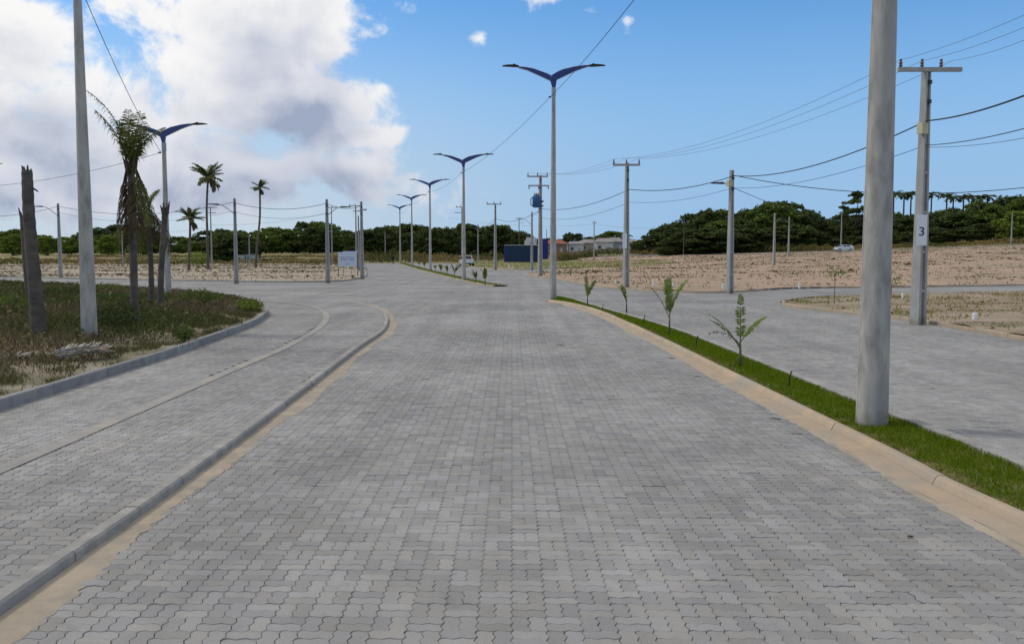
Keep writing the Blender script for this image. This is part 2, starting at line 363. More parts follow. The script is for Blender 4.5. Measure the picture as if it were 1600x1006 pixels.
def empty(name, loc, label, cat, group=None, rz=0):
    o = bpy.data.objects.new(name, None); C.objects.link(o); o.location = loc; o.rotation_euler = (0, 0, rz); o.empty_display_size = .2
    return tag(o, label, cat, group)
def npmesh(name, V, loops, totals, m, smooth=False, tone=None):
    me = bpy.data.meshes.new(name); V = np.asarray(V, np.float32); loops = np.asarray(loops, np.int32).ravel(); totals = np.asarray(totals, np.int32)
    me.vertices.add(len(V)); me.vertices.foreach_set('co', V.ravel()); me.loops.add(len(loops)); me.loops.foreach_set('vertex_index', loops)
    me.polygons.add(len(totals)); me.polygons.foreach_set('loop_start', np.concatenate([[0], np.cumsum(totals)[:-1]]).astype(np.int32))
    me.polygons.foreach_set('use_smooth', np.full(len(totals), bool(smooth)))
    me.update(calc_edges=True); me.validate()
    if tone is not None:
        a = me.attributes.new('tone', 'FLOAT', 'POINT'); a.data.foreach_set('value', np.asarray(tone, np.float32))
    me.materials.append(MATS[m]); return me
def copytree(o, parent=None):
    c = o.copy(); C.objects.link(c); c.parent = parent
    for ch in o.children: copytree(ch, c)
    return c
def quads(cen, ax1, ax2):                               # leaf quads (diamond) from centres and half axes
    V = np.stack([cen - ax1, cen + ax2 * .9 - ax1 * .1, cen + ax1, cen - ax2 * .9 - ax1 * .1], 1).reshape(-1, 3)
    n = len(cen); return V, np.arange(4 * n), np.full(n, 4)
def rdir(n):
    v = rng.normal(size=(n, 3)); return v / np.linalg.norm(v, axis=1)[:, None]
def blades(P, h, w, lean=.5):                           # upright grass blades: one bent pair of faces each
    n = len(P); a = rng.uniform(0, 2 * np.pi, n); side = np.stack([np.cos(a), np.sin(a), 0 * a], 1); b = rng.uniform(0, 2 * np.pi, n)
    ln = np.stack([np.cos(b), np.sin(b), 0 * b], 1) * (rng.uniform(0, lean, n) * h)[:, None]; up = np.array((0, 0, 1.)) * h[:, None]
    w = (w * rng.uniform(.7, 1.3, n))[:, None]
    V = np.stack([P - side * w, P + side * w, P + up * .6 + ln * .4 + side * w * .7, P + up + ln, P + up * .6 + ln * .4 - side * w * .7], 1).reshape(-1, 3)
    return V, np.arange(5 * n), np.full(n, 5)
# ------------------------------------------------------------------ ground, roads
def sheet(name, poly, step, zf, m, parent=None):
    bm = bmesh.new(); vs = [bm.verts.new((p[0], p[1], 0)) for p in poly]; bm.faces.new(vs)
    xs = [p[0] for p in poly]; ys = [p[1] for p in poly]
    for lo, hi, ax in ((min(xs), max(xs), 0), (min(ys), max(ys), 1)):
        k = lo + step
        while k < hi:
            co = [0, 0, 0]; no = [0, 0, 0]; co[ax] = k; no[ax] = 1
            bmesh.ops.bisect_plane(bm, geom=bm.verts[:] + bm.edges[:] + bm.faces[:], plane_co=co, plane_no=no); k += step
    bmesh.ops.triangulate(bm, faces=bm.faces)
    for v in bm.verts: v.co.z = zf(v.co.x, v.co.y)
    bmesh.ops.recalc_face_normals(bm, faces=bm.faces)
    if sum(f.normal.z for f in bm.faces) < 0: bmesh.ops.reverse_faces(bm, faces=bm.faces)
    me = bpy.data.meshes.new(name); bm.to_mesh(me); bm.free(); me.materials.append(MATS[m])
    me.polygons.foreach_set('use_smooth', [True] * len(me.polygons))
    return link(name, me, parent)
def grid(name, xs, ys, zf, m):
    X, Y = np.meshgrid(xs, ys); V = np.stack([X, Y, zf(X, Y)], -1).reshape(-1, 3); nx = len(xs); ny = len(ys)
    i = (np.arange(ny - 1)[:, None] * nx + np.arange(nx - 1)[None]).ravel()
    return npmesh(name, V, np.stack([i, i + 1, i + nx + 1, i + nx], 1), np.full(len(i), 4), m, True)
gx = np.concatenate([np.linspace(-1500, -160, 12), np.linspace(-140, 160, 61), np.linspace(180, 1500, 12)]); gy = np.concatenate([np.linspace(-80, 380, 93), np.linspace(400, 3000, 20)])
tag(link('ground', grid('ground', gx, gy, lambda x, y: T(x, y) - .10, 'field')), kind='structure')
YN = 44.0                                               # as far as this the pavers are laid one by one
road = tag(sheet('road', [(-100, YN), (112, YN), (112, 184), (-30, 184), (-27, 168), (-100, 149)], 8, lambda x, y: float(T(x, y)) - .004, 'paver_far'), kind='structure')
bed = link('road_bed', grid('road_bed', np.linspace(-100, 112, 30), np.linspace(-15, YN, 8), lambda x, y: T(x, y) - .0105, 'joint'), road)
# --- lines of the place (photo corners turned into ground positions)
ZP = .08                                                # cycle path and footpath stand this much above the road
P2 = lambda l, dz=0.0: [gp(a, b, dz)[:2] for a, b in l]
kerb_in = crv([(-3.26, -6), (-3.27, 0)] + P2([(92, 898), (260, 778), (440, 642), (560, 548), (592, 526), (604, 514), (607, 500), (600, 488), (580, 478.5), (548, 471.5), (480, 466), (400, 461.5), (300, 455), (150, 446.5), (0, 440)]), .25)
band_in = crv([(-5.45, -6), (-5.45, 0)] + P2([(0, 728), (360, 576), (432, 546), (480, 521), (500, 506), (505, 493), (494, 481), (460, 472.5), (400, 468), (300, 460), (150, 450), (0, 443)], ZP), .25)
gk = crv([(-7.29, -6), (-7.29, 0)] + P2([(0, 642), (140, 598), (268, 557), (350, 527), (400, 507), (415, 496), (418, 489), (408, 479), (380, 471.5), (296, 462), (148, 452), (0, 445)], ZP), .25)
def zpath(x, y): return ZP * (1 - float(sst(29, 41, y))) + .002
cyc_poly = [tuple(p) for p in offs(kerb_in, -.15)] + [tuple(p) for p in band_in[::-1]]
foot_poly = [tuple(p) for p in band_in] + [tuple(p) for p in gk[::-1]]
def strip(name, a, b, za, zb, m, parent=None, jit=0):
    n = min(len(a), len(b)); V = []
    for i in range(n):
        ja = rng.normal() * jit; p, q = a[i], b[i]; d = (p - q); d = d / (np.linalg.norm(d) + 1e-9)
        p = p + d * ja; V += [(p[0], p[1], za(*p) if callable(za) else za), (q[0], q[1], zb(*q) if callable(zb) else zb)]
    i = np.arange(n - 1) * 2
    me = npmesh(name, V, np.stack([i, i + 2, i + 3, i + 1], 1), np.full(n - 1, 4), m, True)
    if n and me.polygons[0].normal.z < 0: me.flip_normals()
    return link(name, me, parent)
def strip_sheet(name, a, b, m_near, m_far):
    o = strip(name, a, b, lambda x, y: zpath(x, y) - (.0105 if y < 28 else .001), lambda x, y: zpath(x, y) - (.0105 if y < 28 else .001), m_near)
    o.data.materials.append(MATS[m_far]); 
    for p in o.data.polygons: p.material_index = 1 if p.center.y > 28 else 0
    return tag(o, kind='structure')
def match(a, b):                                        # b resampled so that its points pair with a's
    la = np.concatenate([[0], np.cumsum(np.linalg.norm(np.diff(a, axis=0), axis=1))]); lb = np.concatenate([[0], np.cumsum(np.linalg.norm(np.diff(b, axis=0), axis=1))])
    t = la / la[-1] * lb[-1]; return np.stack([np.interp(t, lb, b[:, 0]), np.interp(t, lb, b[:, 1])], 1)
def nearest(a, b):                                      # for each a the nearest point on b, kept monotone
    bb = crv(b, .05); j = 0; out = []
    for p in a:
        d = np.linalg.norm(bb[j:j + 90] - p, axis=1); j += int(np.argmin(d)); out.append(bb[min(j, len(bb) - 1)])
    return np.array(out)
kin = offs(kerb_in, -.15)
cycle = strip_sheet('cycle_path', kin, nearest(kin, band_in), 'joint', 'paver_far')
bo = offs(band_in, .21)
foot = strip_sheet('footpath', band_in, nearest(band_in, gk), 'joint', 'paver_far')
tag(strip('dividing_band', bo, band_in, lambda x, y: zpath(x, y) + .009, lambda x, y: zpath(x, y) + .013, 'band_concrete'), kind='structure')
# kerbs: one mortar core, single stones as its parts
def kerb(name, edge, width, zb, zt, m, length=1.0, ymax=60, face=.02, lean=.0):
    def sweep(cl, inset, h0, h1):
        V = []; sec = [(-.0 + inset, h0), (lean + inset * .5, h1 - face), (lean + face, h1), (width - face * .5, h1), (width - inset, h1 - face * .5), (width - inset, h0)]
        t = np.gradient(cl, axis=0); t /= np.linalg.norm(t, axis=1)[:, None]; nn = np.stack([t[:, 1], -t[:, 0]], 1)
        k = len(sec); F_ = []
        for i, p in enumerate(cl):
            b0 = zb(*p) if callable(zb) else zb; s1 = zt(*p) if callable(zt) else zt
            for d, hh in sec: q = p - nn[i] * d if SIDE > 0 else p + nn[i] * d; V.append((q[0], q[1], b0 - .03 if hh == h0 else (s1 + (hh - h1))))
        for i in range(len(cl) - 1):
            for j in range(k - 1): a = i * k + j; F_.append((a, a + 1, a + 1 + k, a + k))
        F_ += [tuple(range(k)), tuple(range((len(cl) - 1) * k + k - 1, (len(cl) - 1) * k - 1, -1))]
        bm = bmesh.new(); vs = [bm.verts.new(v) for v in V]
        for f in F_: bm.faces.new([vs[i] for i in f])
        bmesh.ops.recalc_face_normals(bm, faces=bm.faces); me = bpy.data.meshes.new(name); bm.to_mesh(me); bm.free(); return me
    SIDE = 1
    e = edge[(edge[:, 1] < ymax)]
    me = sweep(e, .012, 0, (0.06)); me.materials.append(MATS['mortar'])
    for v in me.vertices: v.co.z -= .006
    root = tag(link(name, me), kind='structure')
    fine = crv(e, .08); n = max(1, int(length / .08)); i = 0
    while i + 2 < len(fine):
        seg = fine[i:i + n + 1]
        if len(seg) < 3: break
        seg = np.array(seg); 
        d = seg[-1] - seg[-2]; seg[-1] = seg[-1] - d * .14
        seg = seg[[0] + list(range(2, len(seg) - 1, 4)) + [len(seg) - 1]]
        if seg[:, 1].max() > 1.5 and len(seg) > 1:
            me = sweep(seg, 0, 0, .06); me.materials.append(MATS[m]); s = link('kerb_stone', me, root)
            s.location = (random.gauss(0, .002), random.gauss(0, .002), random.gauss(0, .0015))
        i += n
    return root
ki = kerb_in[kerb_in[:, 1] > 1]
kerb('path_kerb', ki, .14, 0.0, lambda x, y: zpath(x, y) + .012, 'kerb_concrete', 1.0, 44)
kerb('verge_kerb', gk[gk[:, 1] > 3], .12, lambda x, y: zpath(x, y), lambda x, y: zpath(x, y) + .17, 'kerb_grey', 1.6, 63, face=.015)
# sand washed along the kerb
gi_ = crv(kerb_in[(kerb_in[:, 1] > 1) & (kerb_in[:, 1] < 44)], .06)
wob = np.cumsum(rng.normal(size=len(gi_))) ; wob = .05 * np.sin(np.arange(len(gi_)) * .037) + .04 * np.sin(np.arange(len(gi_)) * .11) + rng.normal(size=len(gi_)) * .018
tn = np.gradient(gi_, axis=0); tn /= np.linalg.norm(tn, axis=1)[:, None]; go = gi_ + np.stack([tn[:, 1], -tn[:, 0]], 1) * (.25 + wob)[:, None]
tag(strip('sand_drift', gi_, go, .012, .0015, 'gutter_sand'), kind='structure')
# --- near median
mL = crv(P2([(847, 471.5), (880, 476.5), (925, 490), (1000, 527), (1100, 582), (1200, 637), (1350, 720), (1425, 765), (1600, 855)]) + [(4.12, 4), (4.12, -5)], .25)      # gutter edge
mR = crv(P2([(872, 465.5), (890, 467.5), (950, 485.5), (1060, 518), (1200, 573), (1390, 650), (1600, 733)]) + [(5.62, 4), (5.62, -5)], .25)                              # right foot of right kerb
mLk = offs(mL, -.28); mLg = offs(mL, -.28 - .15)
tag(strip('median_gutter', mL, mLk, .0075, .010, 'kerb_sandy', jit=.006), kind='structure')
ms = crv(mL[(mL[:, 1] > 2) & (mL[:, 1] < 40)], .07); tm_ = np.gradient(ms, axis=0); tm_ /= np.linalg.norm(tm_, axis=1)[:, None]; ii = np.arange(len(ms))
w_ = .035 + .03 * np.sin(ii * .05) + .03 * np.sin(ii * .017 + 1) + np.abs(rng.normal(size=len(ms))) * .025; mo = ms + np.stack([tm_[:, 1], -tm_[:, 0]], 1) * np.clip(w_, .004, .2)[:, None]
tag(strip('sand_drift', mo, ms, .0015, .0085, 'gutter_sand'), kind='structure')
kl = mLk[mLk[:, 1] > 1]; kr = offs(mR[::-1], 0); kr = kr[kr[:, 1] > 1]
kerb('median_kerb', kl, .15, 0, .095, 'kerb_sandy', 2.4, 80, face=.025, lean=.05)
kerb('median_kerb', kr, .17, 0, .115, 'kerb_concrete', 1.0, 80)
med_poly = [tuple(p) for p in mLg] + [tuple(p) for p in offs(mR[::-1], -.15)]
def med_z(x, y): return .085
tag(sheet('median', med_poly, .6, lambda x, y: .055 + .01 * math.sin(x * 5 + y * 3.1), 'median_soil'), kind='structure')
def rand_in(poly, n):
    xs = [p[0] for p in poly]; ys = [p[1] for p in poly]; x = rng.uniform(min(xs), max(xs), n); y = rng.uniform(min(ys), max(ys), n)
    k = inpoly(x, y, poly); return x[k], y[k]
def edge_dist(x, y, c):
    c = c[::2]; d = np.full(x.shape, 1e9)
    for p in c: d = np.minimum(d, np.hypot(x - p[0], y - p[1]))
    return d
def grass(name, poly, n, edge, ylim=(3, 54), hmul=1, far=False):
    x, y = rand_in(poly, n); k = (y > ylim[0]) & (y < ylim[1]); x, y = x[k], y[k]
    k = rng.uniform(size=len(x)) < np.clip(12.0 / y, .22, 1); x, y = x[k], y[k]
    d = edge_dist(x, y, edge) if edge is not None else np.full(x.shape, 9.)
    pat = np.sin(x * 7.1 + np.sin(y * 3.3) * 2) * np.sin(y * 2.7 + 1.3 * np.sin(x * 4)) 
    dry = np.clip((.24 + .10 * pat + .05 * rng.normal(size=len(x)) - d) / .12, 0, 1)
    k = rng.uniform(size=len(x)) > dry * .45; x, y, dry, pat = x[k], y[k], dry[k], pat[k]
    h = (.035 + .035 * rng.uniform(size=len(x)) + .02 * np.clip(pat, 0, 1)) * (1 - .45 * dry) * hmul
    V, l, t = blades(np.stack([x, y, np.full(len(x), .05)], 1), h, .0035 * np.clip(y / 11, 1, 3.5), 1.0)
    tn_ = np.repeat(np.clip(dry * .9 + .12 * rng.uniform(size=len(x)), 0, 1), 5)
    return tag(link(name, npmesh(name, V, l, t, 'blade', tone=tn_)), 'short bright green lawn grass along the median strip', 'grass', kind='stuff')
grass('grass', med_poly, 520000, mLg, hmul=1.0)
# --- far median
m2 = crv(P2([(771, 447.8), (745, 444.2), (700, 433.6), (660, 423.2), (640, 417), (624, 411.8)]), .8)
m2R = offs(m2, 1.0)
m2_poly = [tuple(p) for p in m2] + [tuple(p) for p in m2R[::-1]]
tag(sheet('median', m2_poly, 3, lambda x, y: .085, 'median_soil'), kind='structure')
kerb('median_kerb', m2[::-1], .14, 0, .10, 'kerb_sandy', 4.0, 190); kerb('median_kerb', m2R, .10, 0, .10, 'kerb_concrete', 4.0, 190)
x, y = rand_in(m2_poly, 90000); V, l, t = blades(np.stack([x, y, np.full(len(x), .08)], 1), np.full(len(x), .10), np.full(len(x), .018), 1.0)
tag(link('grass', npmesh('grass', V, l, t, 'blade', tone=np.repeat(rng.uniform(0, .25, len(x)), 5))), 'green grass on the far median under the row of lamps', 'grass', kind='stuff')
# --- lots
LZ = .09
lot_noise = lambda x, y: .05 * math.sin(x * .9 + 1.7 * math.sin(y * .6)) * math.sin(y * 1.1 + math.sin(x * .7)) + .03 * math.sin(x * 2.3 + y * 1.9)
L1e = crv([(-70, 99), *P2([(0, 433.5), (200, 437.5), (400, 441), (510, 441), (550, 438), (568, 434), (573, 430), (572, 424), (570, 416), (569, 412.3)])], 1.5)
L1 = [tuple(p) for p in L1e] + [(-34, 171), (-100, 155), (-100, 112)]
R0e = crv(P2([(716, 411.5), (726, 415.5), (748, 418.5), (790, 421.3), (832, 421.5), (862, 419.5)]), 1.5)
R0 = [tuple(p) for p in R0e] + [(14, 127), (30, 160), (30, 200), (-12, 203), (-14, 180)]
R1e = crv(P2([(872, 421.5), (845, 425), (830, 427.2), (823, 429.8), (835, 432), (870, 437.3), (930, 447.5), (985, 453), (1050, 457), (1140, 457.5), (1240, 451.5), (1400, 449.5), (1600, 446.5)]) + [(90, 80)], 1.2)
R1 = [tuple(p) for p in R1e] + [(118, 88), (118, 192), (76, 196), (40, 229), (16, 248), (16, 160), (11, 128)]
R2e = crv([(80, 66), *P2([(1600, 458), (1400, 462.5), (1300, 465), (1255, 467.8), (1228, 472), (1222, 475.5), (1232, 479.5), (1300, 488), (1440, 505), (1600, 532)]), (13.6, 11), (13.6, -4)], .8)
R2 = [tuple(p) for p in R2e] + [(80, -4)]
def lot(name, poly, step, m):
    return tag(sheet(name, poly, step, lambda x, y: float(T(x, y)) + LZ + lot_noise(x, y), m), kind='structure')
lot('vacant_lot', L1, 3, 'sand_pale'); lot('vacant_lot', R0, 3, 'verge_grass'); lot('vacant_lot', R1, 3, 'sand_lot'); lot('vacant_lot', R2, 1.5, 'corner_lot')
zT = lambda d: (lambda x, y: float(T(x, y)) + d)
kerb('lot_kerb', L1e, .14, zT(0), zT(.12), 'kerb_concrete', 4, 174); kerb('lot_kerb', R0e, .14, zT(0), zT(.11), 'kerb_sandy', 4, 300)
kerb('lot_kerb', R1e, .14, zT(0), zT(.12), 'kerb_sandy', 3, 300); kerb('lot_kerb', R2e, .13, zT(0), zT(.12), 'kerb_sandy', 2, 300)
# verge at the left corner
VG = [tuple(p) for p in offs(gk, -.11)] + [(-60, 80), (-60, -6)]
def verge_z(x, y): return .215 + .05 * math.sin(x * 1.1 + math.sin(y)) * math.sin(y * .9) + .10 * float(sst(8.2, 12, -x))
tag(sheet('verge', VG, .8, verge_z, 'verge'), kind='structure')
# back road beyond the right-hand lot
br = crv([(-10, 273), (18, 257), (44, 235), (76, 205), (100, 200), (160, 200)], 4)
o = strip('back_road', offs(br, 4), offs(br, -4), zT(.05), zT(.05), 'asphalt'); tag(o, kind='structure')
kerb('road_kerb', offs(br, 4.0), .3, zT(0), zT(.2), 'kerb_concrete', 12, 400)
# ------------------------------------------------------------------ pavers
PL, PA = .22, .0105
def paver_outline(w, h):                                # in units of metres, w along x, h along y
    tri = [(.25, 1), (.75, -1)]; half = PL / 2; pts = []
    nx = int(round(w / half)); ny = int(round(h / half))
    def xs(): return [(i + t) * half for i in range(nx) for t, _ in tri], [s for i in range(nx) for _, s in tri]
    ax, sx_ = xs(); ay = [(i + t) * half for i in range(ny) for t, _ in tri]; sy_ = [s for i in range(ny) for _, s in tri]
    pts = [(0, 0)] + [(a, PA * s) for a, s in zip(ax, sx_)] + [(w, 0)] + [(w + PA * s, a) for a, s in zip(ay, sy_)] + [(w, h)] + [(a, h + PA * s) for a, s in reversed(list(zip(ax, sx_)))] + [(0, h)] + [(PA * s, a) for a, s in reversed(list(zip(ay, sy_)))]
    p = np.array(pts) - (w / 2, h / 2); return p
def ringset(p):
    hx = np.abs(p[:, 0]).max(); hy = np.abs(p[:, 1]).max(); r = []
    for g in (.0013, .0050): r.append(p * np.array(((hx - g) / hx, (hy - g) / hy)))
    return np.concatenate([np.c_[r[1], np.zeros(len(p))], np.c_[r[0], np.full(len(p), -.0065)]], 0)
TH, TV = ringset(paver_outline(PL, PL / 2)), ringset(paver_outline(PL / 2, PL))
NP = 16
FL = [list(range(NP))] + [[i, NP + i, NP + (i + 1) % NP, (i + 1) % NP] for i in range(NP)]
LOOP = np.concatenate([np.array(f) for f in FL]); TOT = np.array([len(f) for f in FL])
PME = {}
for k_, t_ in (('H', TH), ('V', TV)): PME[k_] = npmesh('paver', t_, LOOP, TOT, 'paver')
def lay(parent, x0, x1, y0, y1, keep, z, nobj=300, rot=0.0, org=(0, 0)):
    ci = np.arange(math.floor((x0 - org[0]) / PL), math.ceil((x1 - org[0]) / PL)); cj = np.arange(math.floor((y0 - org[1]) / PL), math.ceil((y1 - org[1]) / PL))
    I, J = [a.ravel() for a in np.meshgrid(ci, cj)]; par = (I + J) % 2
    P = []; K = []
    for s in (0, 1):
        cx = np.where(par == 0, (I + .5) * PL, (I + .25 + .5 * s) * PL); cy = np.where(par == 0, (J + .25 + .5 * s) * PL, (J + .5) * PL); P.append(np.stack([cx, cy], 1)); K.append(par)
    P = np.concatenate(P) + org; K = np.concatenate(K)
    dep = P[:, 1]; px = 800 + F * P[:, 0] / np.maximum(dep, .1); py = 393 + F * (CH - z) / np.maximum(dep, .1)
    k = keep(P[:, 0], P[:, 1]) & (dep > 2.0) & (np.abs(px - 800) < 1150) & (py < 1500)
    P, K, px, py = P[k], K[k], px[k], py[k]
    infr = (px > -20) & (px < 1620) & (py < 1020); order = np.argsort(np.where(infr, P[:, 1] + .0 * P[:, 0], 1e6) + np.hypot(P[:, 0], 0) * .05)
    n = len(P); dz = rng.normal(size=n) * .0015; tx = rng.normal(size=n) * .010; ty = rng.normal(size=n) * .010; rz = rng.normal(size=n) * .006; jx = rng.normal(size=(n, 2)) * .0007
    P = P + jx; sel = order[:nobj]; m_ = np.ones(n, bool); m_[sel] = False
    for i in sel:
        o = link('paver', PME['V' if K[i] else 'H'], parent); o.location = (P[i, 0], P[i, 1], z + dz[i]); o.rotation_euler = (tx[i], ty[i], rz[i])
    P, K, dz, tx, ty, rz = P[m_], K[m_], dz[m_], tx[m_], ty[m_], rz[m_]; n = len(P)
    tpl = np.where(K[:, None, None] == 1, TV[None], TH[None]); c, s = np.cos(rz)[:, None], np.sin(rz)[:, None]
    X = tpl[..., 0] * c - tpl[..., 1] * s; Y = tpl[..., 0] * s + tpl[..., 1] * c; Z = tpl[..., 2] + z + dz[:, None] + tpl[..., 1] * tx[:, None] - tpl[..., 0] * ty[:, None]
    V = np.stack([X + P[:, :1], Y + P[:, 1:], Z], -1).reshape(-1, 3)
    loops = (LOOP[None] + (np.arange(n) * 2 * NP)[:, None]).ravel()
    o = link('paver_field', npmesh('paver_field', V, loops, np.tile(TOT, n), 'paver'), parent); o['kind'] = 'stuff'
    return o
mid_all = [tuple(p) for p in offs(mL, -.13)] + [tuple(p) for p in offs(mR[::-1], -.06)]
def keep_main(x, y): return ~inpoly(x, y, [tuple(p) for p in offs(kerb_in, -.05)] + [(-100, 75), (-100, -6)]) & ~inpoly(x, y, mid_all) & ~inpoly(x, y, R2) & (y < YN)
lay(road, -14, 15, 3.5, YN, keep_main, 0.0)
lay(cycle, -6, -3, 2.5, 28.2, lambda x, y: inpoly(x, y, [tuple(p) for p in offs(kerb_in, -.08)] + [tuple(p) for p in offs(band_in, .08)[::-1]]) & (y < 28), ZP + .002, org=(.07, .1))
lay(foot, -8.6, -5, 2.5, 28.2, lambda x, y: inpoly(x, y, [tuple(p) for p in offs(band_in, -.055)] + [tuple(p) for p in offs(gk, -.06)[::-1]]) & (y < 28), ZP + .002, org=(.03, .05))
# ------------------------------------------------------------------ vegetation stuff on the lots and verge
def tufts(name, poly, n, per, hr, m, label, cat, tonef=None, wmul=1.0, zadd=LZ, pat=1.0, ymax=400, spread=.25):
    x, y = rand_in(poly, n); k = (y < ymax) & (y > 2)
    pr = .5 + .5 * np.sin(x * .45 + 2 * np.sin(y * .21)) * np.sin(y * .63 + np.sin(x * .3)); k &= rng.uniform(size=len(x)) < (1 - pat) + pat * pr ** (1.5 if pat < 1 else 5)
    dep = np.maximum(y, 3); k &= np.abs(x / dep) < .64
    x, y = x[k], y[k]; n = len(x); sz = rng.lognormal(-.1, .5, n)
    X = np.repeat(x, per) + rng.normal(size=n * per) * np.repeat(sz, per) * spread * 1.6; Y = np.repeat(y, per) + rng.normal(size=n * per) * np.repeat(sz, per) * spread
    h = rng.uniform(hr[0], hr[1], n * per) * np.repeat(sz, per); h = h * inpoly(X, Y, poly) + 1e-4
    Z = T(X, Y) + zadd
    V, l, t = blades(np.stack([X, Y, Z - .02], 1), h, wmul * .010 * np.clip(Y / 20, 1, 6), 1.6)
    tn_ = np.repeat(np.clip(np.repeat(rng.uniform(0, 1, n), per) + rng.normal(size=n * per) * .12, 0, 1), 5) if tonef is None else np.repeat(tonef(X, Y), 5)
    return tag(link(name, npmesh(name, V, l, t, m, tone=tn_)), label, cat, kind='stuff')
def litter(poly, n, label, m='bark', sx_=1.6, zf=None):
    x, y = rand_in(poly, n); k = np.abs(x / np.maximum(y, 3)) < .64; x, y = x[k], y[k]
    pr = np.sin(y * .55 + 1.2 * np.sin(x * .06)) * np.sin(y * .23 + np.sin(x * .11) + 1); k = rng.uniform(size=len(x)) < np.clip(.12 + pr, .03, 1); x, y = x[k], y[k]; n = len(x); per = 9
    X = np.repeat(x, per) + rng.normal(size=n * per) * np.repeat(rng.lognormal(0, .5, n), per) * sx_; Y = np.repeat(y, per) + rng.normal(size=n * per) * .35; k = inpoly(X, Y, poly); X, Y = X[k], Y[k]; n = len(X)
    Z = T(X, Y) + LZ + np.array([lot_noise(a, b) for a, b in zip(X, Y)]) + .03 if zf is None else np.array([zf(a, b) for a, b in zip(X, Y)]) + .015
    a = rdir(n); a[:, 2] *= .35; b = np.cross(a, (0, 0, 1.)); b[:, 2] += rng.normal(size=n) * .3; sz = (rng.uniform(.03, .20, n) * np.clip(Y / 50, .35, 2.2))[:, None]
    V, l, t = quads(np.stack([X, Y, Z], 1), a * sz, b * sz * .5); return tag(link('litter', npmesh('litter', V, l, t, 'litter', tone=np.repeat(rng.uniform(size=n), 4))), label, 'litter', kind='stuff')
mat('litter', (.09, .07, .04, 1), (.22, .17, .10, 1), tone=True, var=.4, spec=.05)
litter(R1, 5000, 'streaks of dry litter and clods across the large sandy lot'); litter(L1, 4200, 'streaks of dry litter and clods across the left sandy lot'); litter([tuple(p) for p in offs(gk[(gk[:, 1] > 6) & (gk[:, 1] < 50)], -.3)] + [tuple(p) for p in offs(gk[(gk[:, 1] > 6) & (gk[:, 1] < 50)], -3.2)[::-1]], 700, 'dry leaf litter between the verge weeds', sx_=.3, zf=verge_z); litter(R2, 1500, 'scattered dry litter on the small corner lot', sx_=.7)
tufts('weeds', R1, 3600, 14, (.03, .15), 'dry_tuft', 'scattered dry weeds and scraps over the large sandy lot', 'weeds', pat=.8, spread=.45)
mat('green_weed', (.10, .125, .04, 1), (.19, .165, .075, 1), tone=True, var=.4, trans=.2, spec=.1)
tufts('weeds', R1, 9000, 14, (.03, .12), 'green_weed', 'low green scrub patches spread over the large sandy lot', 'weeds', pat=1.0, spread=.55)
tufts('weeds', L1, 2000, 14, (.03, .13), 'dry_tuft', 'scattered dry weeds across the pale sandy lot on the left', 'weeds', pat=.8, spread=.5)
tufts('weeds', R2, 4200, 26, (.02, .07), 'dry_tuft', 'low patchy weeds on the small corner lot at right', 'weeds', pat=.6, spread=.3)
ed = crv(R2e[R2e[:, 1] < 45], 1.0)
tufts('grass', R2, 16000, 16, (.03, .08), 'blade', 'greenish grass patches along the road edge of the corner lot', 'grass', pat=.75, spread=.3, tonef=lambda x, y: np.clip(rng.uniform(.25, .8, len(x)) + (edge_dist(x, y, ed) - 2.5) * .12, .2, 1))
tufts('weeds', R0, 700, 16, (.08, .2), 'blade', 'green grass round the lamp pole beside the blue site cabin', 'grass', pat=.4, spread=.6, tonef=lambda x, y: rng.uniform(.2, .8, len(x)))
inner = [tuple(p) for p in offs(gk, -.22)] + [(-60, 80), (-60, 2)]
def vz(X, Y): return np.array([verge_z(a, b) for a, b in zip(X, Y)])
